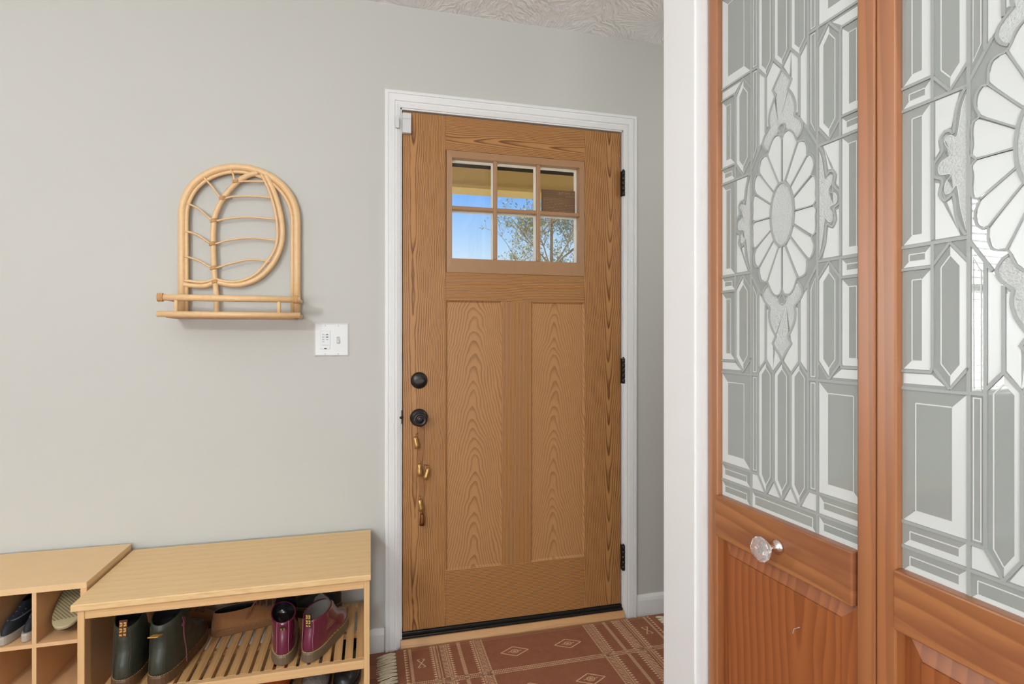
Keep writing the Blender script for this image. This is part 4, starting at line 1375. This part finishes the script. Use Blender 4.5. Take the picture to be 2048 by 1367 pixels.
def art_glass(panel, mirror, x0, zc, ygl):
    mg = MB()
    ml = MB()
    sx = -1 if mirror else 1

    def P(u, v, dy):
        return (x0 + u * 0.001, ygl - dy, zc + v * 0.001)

    mg.box(x0 - GW * 0.001, x0 + GW * 0.001, ygl, ygl + 0.004, zc - GH * 0.001, zc + GH * 0.001, 0)

    def poly(pts, mi, dy=0.0003):
        n = len(pts)
        a = sum(pts[i][0] * pts[(i + 1) % n][1] - pts[(i + 1) % n][0] * pts[i][1] for i in range(n))
        if a < 0:
            pts = pts[::-1]
        bm = bmesh.new()
        vs = [bm.verts.new(P(u, v, dy)) for u, v in pts]
        try:
            bm.faces.new(vs)
            bmesh.ops.triangulate(bm, faces=bm.faces[:])
            bm.verts.index_update()
            mg.add([w.co for w in bm.verts], [[w.index for w in f.verts] for f in bm.faces], mi)
        except ValueError:
            pass
        bm.free()

    def strip(pts, w, mb_, mi, d0, d1, closed=False):
        pts = [Vector(p) for p in pts]
        n = len(pts)
        Lp, Rp = [], []
        for i in range(n):
            if closed:
                a, b_ = pts[i] - pts[i - 1], pts[(i + 1) % n] - pts[i]
            else:
                a = pts[i] - pts[i - 1] if i else pts[1] - pts[0]
                b_ = pts[i + 1] - pts[i] if i < n - 1 else a
            a, b_ = a.normalized(), b_.normalized()
            na, nb = Vector((-a.y, a.x)), Vector((-b_.y, b_.x))
            mm = na + nb
            if mm.length < 1e-4:
                mm = na
            mm.normalize()
            k = min(1 / max(mm.dot(na), 0.35), 2.0)
            Lp.append(pts[i] + mm * (w / 2 * k))
            Rp.append(pts[i] - mm * (w / 2 * k))
        for i in range(n if closed else n - 1):
            j = (i + 1) % n
            a, b_, c, d = Lp[i], Lp[j], Rp[j], Rp[i]
            v = [P(q.x, q.y, d1) for q in (a, b_, c, d)] + [P(q.x, q.y, d0) for q in (a, b_, c, d)]
            mb_.add(v, [(0, 1, 2, 3), (0, 4, 5, 1), (2, 6, 7, 3)], mi)

    def came(pts, w=4.2, closed=False):
        came.n += 1
        strip(pts, w, ml, 0, 0.0, 0.0014 + 0.000012 * (came.n % 60), closed)

    came.n = 0

    def line(pts, w=2.0, closed=False):
        strip(pts, w, mg, 3, 0.0004, 0.0006, closed)

    def inset(pts, d):
        n = len(pts)
        out = []
        a = sum(pts[i][0] * pts[(i + 1) % n][1] - pts[(i + 1) % n][0] * pts[i][1] for i in range(n))
        pts = pts if a > 0 else pts[::-1]
        for i in range(n):
            p0, p1, p2 = Vector(pts[i - 1]), Vector(pts[i]), Vector(pts[(i + 1) % n])
            a_, b_ = (p1 - p0).normalized(), (p2 - p1).normalized()
            na, nb = Vector((-a_.y, a_.x)), Vector((-b_.y, b_.x))
            mm = (na + nb).normalized()
            out.append(tuple(p1 + mm * (d / max(mm.dot(na), 0.3))))
        return pts, out

    def bevel_piece(pts, d=11.0, white=('L', 'B')):
        """A bevelled lozenge: bright frosted slopes on two sides, a thin white arris on the others."""
        pts, _ = inset(pts, 0.1)
        pts, inn = inset(pts, d)
        n = len(pts)
        for i in range(n):
            j = (i + 1) % n
            dx_, dy_ = pts[j][0] - pts[i][0], pts[j][1] - pts[i][1]
            nx, ny = dy_, -dx_                     # outward normal
            l_ = math.hypot(nx, ny)
            nx, ny = nx / l_ * sx, ny / l_
            bright = nx < -0.25 and ny > -2 and not (ny > 0.93) or (ny < -0.93)
            if bright:
                poly([pts[i], pts[j], inn[j], inn[i]], 1)
            else:
                line([inn[i], inn[j]], 1.7)

    def m4(pts):
        for a in (1, -1):
            for b_ in (1, -1):
                yield [(u * a, v * b_) for u, v in pts]

    # straight cames
    for u in (76,):
        for a in (1, -1):
            came([(a * u, -GH), (a * u, GH)], 4.6)
    for v in (505.5, 471.5, 287.5, 94):
        for a in (1, -1):
            came([(a * 76, v), (a * GW, v)])
            came([(a * 76, -v), (a * GW, -v)])
    for b_ in (1, -1):
        came([(-76, b_ * 505.5), (76, b_ * 505.5)])
    for q in m4([(57.5, 287), (76, 287)]):
        came(q)
    for q in m4([(57.5, 472), (76, 472)]):
        came(q)
    for q in m4([(57.5, 128), (57.5, 472)]):
        came(q, 4.0)
    for q in m4([(20, 280), (20, 473)]):
        came(q, 4.0)
    for q in m4([(38.5, 158), (38.5, 259)]):
        came(q, 4.0)
    for q in m4([(119.5, 94), (119.5, 126)]):
        came(q, 4.0)
    came([(119.5, -90), (119.5, 90)], 4.0)
    came([(-119.5, -90), (-119.5, 90)], 4.0)
    for q in m4([(119.5, 124), (119.5, 257)]):
        came(q, 4.0)
    for q in m4([(119.5, 125), (GW, 125)]):
        came(q, 3.6)
    for q in m4([(119.5, 257), (122, 264), (GW, 264)]):
        came(q, 3.6)
    for q in m4([(98, 284), (76, 256)]):
        came(q, 3.4)
    for q in m4([(98, 284), (119.5, 257)]):
        came(q, 4.0)
    for q in m4([(98, 97), (76, 124)]):
        came(q, 3.4)
    for q in m4([(98, 97), (119.5, 124)]):
        came(q, 3.4)
    # spear points
    for b_ in (1, -1):
        for uc in (-38.5, 0, 38.5):
            for a in (1, -1):
                came([(uc, b_ * 259), (uc + a * 19.2, b_ * 282)], 4.0)
                came([(uc, b_ * 504), (uc + a * 19.2, b_ * 473)], 4.0)
            bevel_piece([(uc, b_ * 263), (uc + 17, b_ * 283), (uc + 17, b_ * 472), (uc, b_ * 500), (uc - 17, b_ * 472), (uc - 17, b_ * 283)], 6.5)
            if uc:
                pass
        # white triangles below the spears
        for a, b2 in ((-19.2, 0), (19.2, 0)):
            poly([(a, b_ * 478), (a - 13.5, b_ * 502), (a + 13.5, b_ * 502)], 1)
        for a in (1, -1):
            poly([(a * 73, b_ * 475), (a * 58, b_ * 475), (a * 43, b_ * 502), (a * 73, b_ * 502)], 1)
    # large and small bevelled rectangles
    for q in m4([(79, 290), (79, 469), (GW - 2, 469), (GW - 2, 290)]):
        bevel_piece(q, 17)
    for q in m4([(79, 474), (79, 503), (GW - 2, 503), (GW - 2, 474)]):
        bevel_piece(q, 9)
    for q in m4([(79, 508), (79, GH - 2), (GW - 2, GH - 2), (GW - 2, 508)]):
        bevel_piece(q, 9)
    for b_ in (1, -1):
        bevel_piece([(-73, b_ * 508), (73, b_ * 508), (73, b_ * (GH - 2)), (-73, b_ * (GH - 2))], 7)
    for q in m4([(60, 290), (73.5, 290), (73.5, 469), (60, 469)]):
        line(inset(q, 2.6)[1], 1.6, True)
    for q in m4([(60, 138), (73.5, 112), (73.5, 284.5), (60, 284.5)]):
        line(inset(q, 2.6)[1], 1.6, True)
    # six sided pieces and their neighbours in the side columns
    for q in m4([(98, 101), (117, 125), (117, 255), (98, 280), (79, 255), (79, 125)]):
        bevel_piece(q, 8)
    for q in m4([(122, 128), (GW - 2, 128), (GW - 2, 261), (122, 261)]):
        bevel_piece(q, 12)
    for q in m4([(122, 97), (GW - 2, 97), (GW - 2, 122), (122, 122)]):
        bevel_piece(q, 8)
    for q in m4([(104, 281), (121, 267), (GW - 2, 267), (GW - 2, 281)]):
        poly(q, 1)
    for a in (1, -1):
        bevel_piece([(a * 122, -91), (a * 122, 91), (a * (GW - 2), 91), (a * (GW - 2), -91)], 12)
    # frosted field strips above the spears
    for q in m4([(55, 135), (55, 274), (41, 258), (41, 155), (46, 147)]):
        poly(q, 1)
    for q in m4([(36, 167), (36, 257), (21, 277), (4, 258), (21.5, 228), (14.5, 216), (26, 196), (30, 178), (28.5, 166)]):
        poly(q, 1)
    # flower
    ov = [(26.5 * math.cos(2 * PI * i / 40), 56 * math.sin(2 * PI * i / 40)) for i in range(40)]
    poly(ov, 2)
    came(ov, 4.0, True)
    inn = [(2, 58.5), (7.5, 57), (18, 43), (25.5, 23), (28.5, 2)]
    rays = [((0, 131), (0, 57)), ((35, 116), (7, 56)), ((54, 85), (18, 42)), ((62.5, 50), (25, 23)), ((66, 0), (27, 0))]
    for (o_, i_) in rays:
        for q in m4([o_, i_]):
            came(q, 2.2)
    pet = [
        spline([(1.6, 58), (1.6, 130), (5, 139), (15, 141), (24, 133), (31, 119), (33, 115), (8, 58.5)], 4),
        spline([(10, 57), (36.5, 113), (43, 112.5), (49, 110), (52, 101), (52.5, 87), (18.5, 44.5)], 4),
        spline([(20.5, 42), (56, 84), (60, 84), (65, 77), (66.5, 65), (62, 52), (27, 24.5)], 4),
        spline([(27.5, 21.5), (65, 47.5), (69.5, 44), (71, 32), (70, 18), (71.5, 8), (66, 2), (29.5, 2)], 4),
    ]
    outer = []
    for p in pet:
        pp = [(q.x, q.y) for q in [Vector((a.x, a.y, 0)) if len(a) > 1 else a for a in p]]
        for q in m4(pp):
            poly(q, 1)
    edge = [(0, 131), (4.5, 140.5), (15, 143.5), (26, 134.5), (34, 117), (44, 115), (51, 111.5), (54.5, 102), (55, 86), (61, 86.5), (67.5, 79), (69, 65), (64, 51), (71.5, 46), (73.5, 32), (72.5, 18), (73.8, 8), (67, 0)]
    for q in m4([(a[0], a[1]) for a in spline([(x, y, 0) for x, y in edge], 3)]):
        came(q, 2.6)
    # halo, crescents, finials
    for q in m4([(76, 98), (50, 139)]):
        came(q, 4.0)
    cres = [(33.5, 122), (40, 127), (45.5, 137), (44, 147), (37, 156), (28.5, 163)]
    for q in m4([(a.x, a.y) for a in spline([(x, y, 0) for x, y in cres], 4)]):
        came(q, 3.6)
    cres_f = cres + [(19, 162), (8, 159), (9.5, 149), (13, 145), (20, 141.5), (27, 134)]
    for q in m4(cres_f):
        poly(q, 2)
    for b_ in (1, -1):
        tear = [(0, b_ * 139), (5, b_ * 146), (8, b_ * 152), (5.5, b_ * 157.5), (0, b_ * 159.5), (-5.5, b_ * 157.5), (-8, b_ * 152), (-5, b_ * 146)]
        came(tear, 2.6, True)
        half = [(28.5, 163), (30.5, 178), (26, 196), (14, 215.5), (21.5, 228), (0, 256)]
        hs = [(a.x, a.y) for a in spline([(x, y, 0) for x, y in half[:4]], 5)] + half[4:]
        full = [(u, b_ * v) for u, v in hs] + [(-u, b_ * v) for u, v in hs[::-1][1:]]
        came(full, 4.0)
        poly(full + [(-20, b_ * 159), (-9, b_ * 157), (0, b_ * 159), (9, b_ * 157), (20, b_ * 159)], 2, 0.00036)
    # leafy ears each side
    ear = [(79, 93), (86, 82), (91, 64), (93.5, 42), (98, 46), (105, 45), (109.5, 38), (107.5, 22), (117.5, 10), (119, 0), (117.5, -8), (107, -15), (110, -32), (104, -42), (93.5, -37), (91, -62), (86, -78), (79, -91)]
    es = [(a.x, a.y) for a in spline([(x, y, 0) for x, y in ear], 3)]
    ein = [(79, 84), (84, 70), (87.5, 48), (90.5, 35), (97, 39.5), (103.5, 39), (104, 30), (96, 16), (108, 10), (112.5, 2), (110, -7), (97, -10), (104, -20), (104, -33), (97, -33), (90, -26), (86.5, -50), (83, -68), (79, -84)]
    ei = [(a.x, a.y) for a in spline([(x, y, 0) for x, y in ein], 3)]
    for a in (1, -1):
        came([(a * u, v) for u, v in es], 3.4)
        poly([(a * u, v) for u, v in ei], 2)
        line([(a * u, v) for u, v in ei], 0.8)
        poly([(a * 87, 90.5), (a * 116.5, 90.5), (a * 116.5, 17), (a * 111, 24), (a * 113, 38), (a * 106, 49.5), (a * 96.5, 50), (a * 93.5, 66)], 1)
        poly([(a * 86, -90), (a * 116.5, -90), (a * 116.5, -16), (a * 111, -18), (a * 113.5, -33), (a * 106, -46), (a * 96, -42), (a * 93, -66)], 1)
    mg.build('art_glass_pane', [M['art_clear'], M['art_frost'], M['art_texture'], M['art_line']], panel)
    ml.build('leading', M['came'], panel)


PW = 0.3765
PHD = 2.032


def raised_panel(m, x0, x1, z0, z1, yb, yt, ins):
    o = [(x0, yb, z0), (x1, yb, z0), (x1, yb, z1), (x0, yb, z1)]
    i1 = [(x0 + ins, yt + 0.003, z0 + ins), (x1 - ins, yt + 0.003, z0 + ins), (x1 - ins, yt + 0.003, z1 - ins), (x0 + ins, yt + 0.003, z1 - ins)]
    i2 = [(a, yt, c) for a, _, c in i1]
    v = o + i1 + i2
    f = []
    for k in range(4):
        j = (k + 1) % 4
        f += [(k, j, 4 + j, 4 + k), (4 + k, 4 + j, 8 + j, 8 + k)]
    f.append((8, 9, 10, 11))
    m.add(v, f)


def bifold(name, s_far, label, mirror, knob):
    base = CF(s_far, 0.730, 0.012)
    rz = math.atan2(-AX.y, -AX.x)
    p = thing(name, label, 'door', base, rz, kind='structure')
    st = 0.0290
    h = PHD - 0.012
    for xa, xb in ((0, st), (PW - st, PW)):
        MB().box(xa, xb, 0, 0.032, 0, h, bev=0.0025).build('stile', M['pine_stile'], p)
    zr0, zr1 = 0.790 - 0.012, 0.8725 - 0.012
    MB().box(st - 0.0005, PW - st - 0.004, -0.005, 0.027, zr0, zr1, bev=0.0025).build('lock_rail', M['pine_rail'], p)
    MB().box(st - 0.0005, PW - st + 0.0005, 0.0, 0.030, 0, 0.12, bev=0.002).build('bottom_rail', M['pine_rail'], p)
    MB().box(st - 0.0005, PW - st + 0.0005, 0.0, 0.030, 1.937 - 0.012, h, bev=0.002).build('top_rail', M['pine_rail'], p)
    m = MB()
    raised_panel(m, st - 0.001, PW - st + 0.001, 0.119, zr0 + 0.004, 0.018, 0.004, 0.033)
    m.build('raised_panel', M['pine_panel'], p)
    art_glass(p, mirror, PW / 2 + 0.002, 1.4097 - 0.012, 0.012)
    if knob:
        kx, kz = s_far - 0.7765, 0.8285 - 0.012
        m = MB()
        m.lathe([(0.0125, 0), (0.0130, 0.003), (0.0095, 0.006), (0.0062, 0.010), (0.0060, 0.016), (0.0085, 0.020), (0.010, 0.024)], (kx, -0.005, kz), (0, -1, 0), 28)
        ks = m.build('knob_shank', M['chrome'], p)
        m = MB()
        m.lathe([(0.0095, 0.0235), (0.0175, 0.030), (0.0215, 0.036), (0.0215, 0.039), (0.0165, 0.0445), (0.0090, 0.047)], (kx, -0.005, kz), (0, -1, 0), 12, smooth=False)
        m.build('crystal_knob', M['crystal'], p)['label'] = 'clear faceted glass knob'
    # pale scuffs on the varnish
    if knob:
        m = MB()
        for pts in ([(0.2225, 0.676), (0.2245, 0.684), (0.2290, 0.688), (0.2370, 0.694)],):
            m.tube(spline([(a, 0.0038, b) for a, b in pts], 4), 0.0004, 5)
        m.build('scuff', M['art_line'], p)
    return p


M['chrome'] = plain('polished_nickel', (0.78, 0.74, 0.70), 0.12, 1.0)
tq = NT('cut_crystal')
tq.bsdf((1.0, 0.97, 0.95), 0.02, 0, 0.5, None, trans=0.85, ior=1.5)
M['crystal'] = tq.m
bifold('door_2', 0.9755, 'folding pine closet door leaf with crystal knob and floral leaded glass', False, True)
bifold('door_3', 0.5970, 'folding pine closet door leaf with floral leaded glass, without a knob', True, False)

# ------------------------------------------------------------------ added ceiling fixtures that hold the fill bulbs
def fill_fixture(x, y, label, drop=0.13):
    t = thing('added_ceiling_light', label, 'ceiling light', (x, y, ZC))
    o = (x, y, ZC)
    m = MB()
    m.lathe([(0.062, 0.0), (0.062, -0.012), (0.045, -0.024), (0.010, -0.028)], o, (0, 0, 1), 28)
    m.build('canopy', M['black_metal'], t, o)
    MB().tube([(x, y, ZC - 0.026), (x, y, 2.20 - drop)], 0.006, 10).build('stem', M['black_metal'], t, o)
    m = MB()
    m.lathe([(0.008, 2.215), (0.026, 2.21), (0.028, 2.165), (0.022, 2.155)], (x, y, -drop), (0, 0, 1), 20)
    m.build('bulb_socket', M['black_metal'], t, o)
    return t


fill_fixture(-1.30, -0.60, 'added globe bulb fill light above the middle of the entry')
fill_fixture(1.95, 1.55, 'added globe bulb fill light in the passage behind the closet')

# ------------------------------------------------------------------ outside the door
M['beam'] = plain('tan_porch_beam', srgb(214, 182, 116), 0.6, noise=0.04, nscale=6)
M['porch'] = plain('porch_ceiling', srgb(196, 176, 140), 0.7)
M['lawn'] = plain('lawn', srgb(150, 150, 96), 0.9, noise=0.2, nscale=3)
M['slab'] = plain('concrete', srgb(190, 184, 172), 0.85, noise=0.06, nscale=8)
struct('ground', MB().box(-30, 34, YW + TH + 2.6, 60, -0.35, -0.2), M['lawn'], 'lawn outside beyond the porch', 'ground')
struct('porch_floor', MB().box(-6, 6, YW + TH, YW + TH + 2.6, -0.25, -0.02), M['slab'], 'concrete porch floor outside the entry door', 'floor')
pb = thing('porch_beam', 'tan painted porch beam seen through the upper panes of the door', 'beam', (0.6, 3.7, 2.217), kind='structure')
MB().box(-6, 6, 3.72, 3.86, 2.225, 2.360).build('fascia_board', M['beam'], pb, (0.6, 3.7, 2.217))
MB().box(-6, 6, 3.70, 3.88, 2.217, 2.240).box(-6, 6, 3.710, 3.72, 2.242, 2.256).build('bottom_moulding', M['beam'], pb, (0.6, 3.7, 2.217))
struct('porch_ceiling', MB().box(-6, 6, YW + TH, 3.88, 2.415, 2.45), M['porch'], 'shaded porch ceiling outside above the door', 'ceiling')
struct('porch_roof', MB().box(-6, 6, YW + TH - 0.02, 4.25, 2.60, 2.68), M['porch'], 'porch roof outside over the beam', 'roof')
MB_ = MB().box(-6, 6, 3.74, 3.84, 2.360, 2.60)  # solid board; the dark of the open gap is put into its colour
struct('porch_gap_shade', MB_, M['dark_sole'], 'dark board standing in for the shade between the porch beam and ceiling', 'gap_filler')

# brown notice on the upper hinge side pane
M['card'] = plain('brown_card', srgb(112, 80, 50), 0.8, noise=0.08, nscale=60)
M['card_text'] = plain('tan_print', srgb(170, 132, 88), 0.8)
nx0, nx1, nz0, nz1 = 0.690, 0.838, 1.719, 1.812
nt = thing('window_notice', 'brown printed card fixed outside the top pane nearest the hinges', 'notice', (0.76, YW + 0.026, nz0))
NO = (0.76, YW + 0.026, nz0)
MB().box(nx0, nx1, YW + 0.0250, YW + 0.0262, nz0, nz1).build('card', M['card'], nt, NO)


def mirrored_text(body, x, z, size):
    cu = bpy.data.curves.new('lettering', 'FONT')
    cu.body = body
    cu.size = size
    cu.align_x = 'LEFT'
    o = bpy.data.objects.new('lettering', cu)
    COL.objects.link(o)
    dg = bpy.context.evaluated_depsgraph_get()
    me = bpy.data.meshes.new_from_object(o.evaluated_get(dg))
    bpy.data.objects.remove(o)
    m = MB()
    m.add([(x - v.co.x, YW + 0.0247, z + v.co.y) for v in me.vertices], [tuple(p.vertices) for p in me.polygons])
    ob = m.build('lettering', M['card_text'], nt, NO)
    return ob


mirrored_text('IX ONE', 0.8355, 1.7955, 0.0130)
mirrored_text('AMERICA', 0.8365, 1.7840, 0.0100)
mirrored_text('7YE', 0.789, 1.7930, 0.0160)
m = MB()
rnd = random.Random(3)
z = 1.776
while z > 1.724:
    x = nx0 + 0.008
    while x < nx1 - 0.008:
        w = rnd.uniform(0.004, 0.014)
        m.add([(x, YW + 0.0247, z), (min(x + w, nx1 - 0.006), YW + 0.0247, z), (min(x + w, nx1 - 0.006), YW + 0.0247, z + 0.0014), (x, YW + 0.0247, z + 0.0014)], [(0, 1, 2, 3)])
        x += w + 0.003
    z -= 0.0065
m.build('fine_print', M['card_text'], nt, NO)

# tree beyond the porch
M['bark'] = plain('grey_brown_bark', srgb(186, 158, 128), 0.9, noise=0.2, nscale=20)
M['leaf'] = plain('spring_leaf', srgb(176, 186, 132), 0.8)
tr = thing('tree', 'slender tree with sparse spring leaves beyond the porch', 'tree', (3.9, 11.1, -0.2))
TO = (3.9, 11.1, -0.2)
mb, ml = MB(), MB()
rnd = random.Random(11)


def leafq(p, s):
    a = Vector((rnd.uniform(-1, 1), rnd.uniform(-1, 1), rnd.uniform(-1, 1))).normalized()
    b = a.orthogonal().normalized()
    c = p + a * s * 0.5
    ml.add([p, c + b * s * 0.28, p + a * s, c - b * s * 0.28], [(0, 1, 2, 3)])


def branch(p, d, ln, r, depth):
    pts = [p]
    q = p.copy()
    dd = d.copy()
    n = 5
    for i in range(n):
        dd = (dd + Vector((rnd.uniform(-.18, .18) * (depth > 0), rnd.uniform(-.18, .18) * (depth > 0), rnd.uniform(-.06, .10)))).normalized()
        q = q + dd * ln / n
        pts.append(q.copy())
    mb.tube(pts, [r * (1 - 0.55 * i / n) for i in range(n + 1)], 6 if depth < 3 else 4, cap=False)
    if depth >= 3:
        for pt in pts[2:]:
            if rnd.random() < 0.42:
                leafq(pt + Vector((rnd.uniform(-.05, .05), rnd.uniform(-.05, .05), rnd.uniform(-.05, .05))), rnd.uniform(0.045, 0.085))
    if depth < 4:
        k = (0, 8, 7, 5, 0)[depth] if depth else 11
        for i in range(k):
            f = rnd.uniform(0.40, 1.0) if depth else 0.46 + 0.048 * i
            base = pts[min(int(f * n), n)]
            az = rnd.uniform(0, 2 * PI)
            out = Vector((math.cos(az), math.sin(az), rnd.uniform(0.15, 0.75)))
            nd = (dd * 0.45 + out * 0.75).normalized()
            branch(base, nd, ln * (rnd.uniform(0.24, 0.36) if depth == 0 else rnd.uniform(0.42, 0.62)), r * (0.32 if depth == 0 else 0.45), depth + 1)


branch(Vector((3.70, 11.1, -0.2)), Vector((0.012, 0, 1)), 4.8, 0.055, 0)
branch(Vector((4.15, 11.0, 2.2)), Vector((0.45, 0, 1)).normalized(), 2.2, 0.020, 2)
mb.build('trunk_and_branches', M['bark'], tr, TO)
ml.build('foliage', M['leaf'], tr, TO)
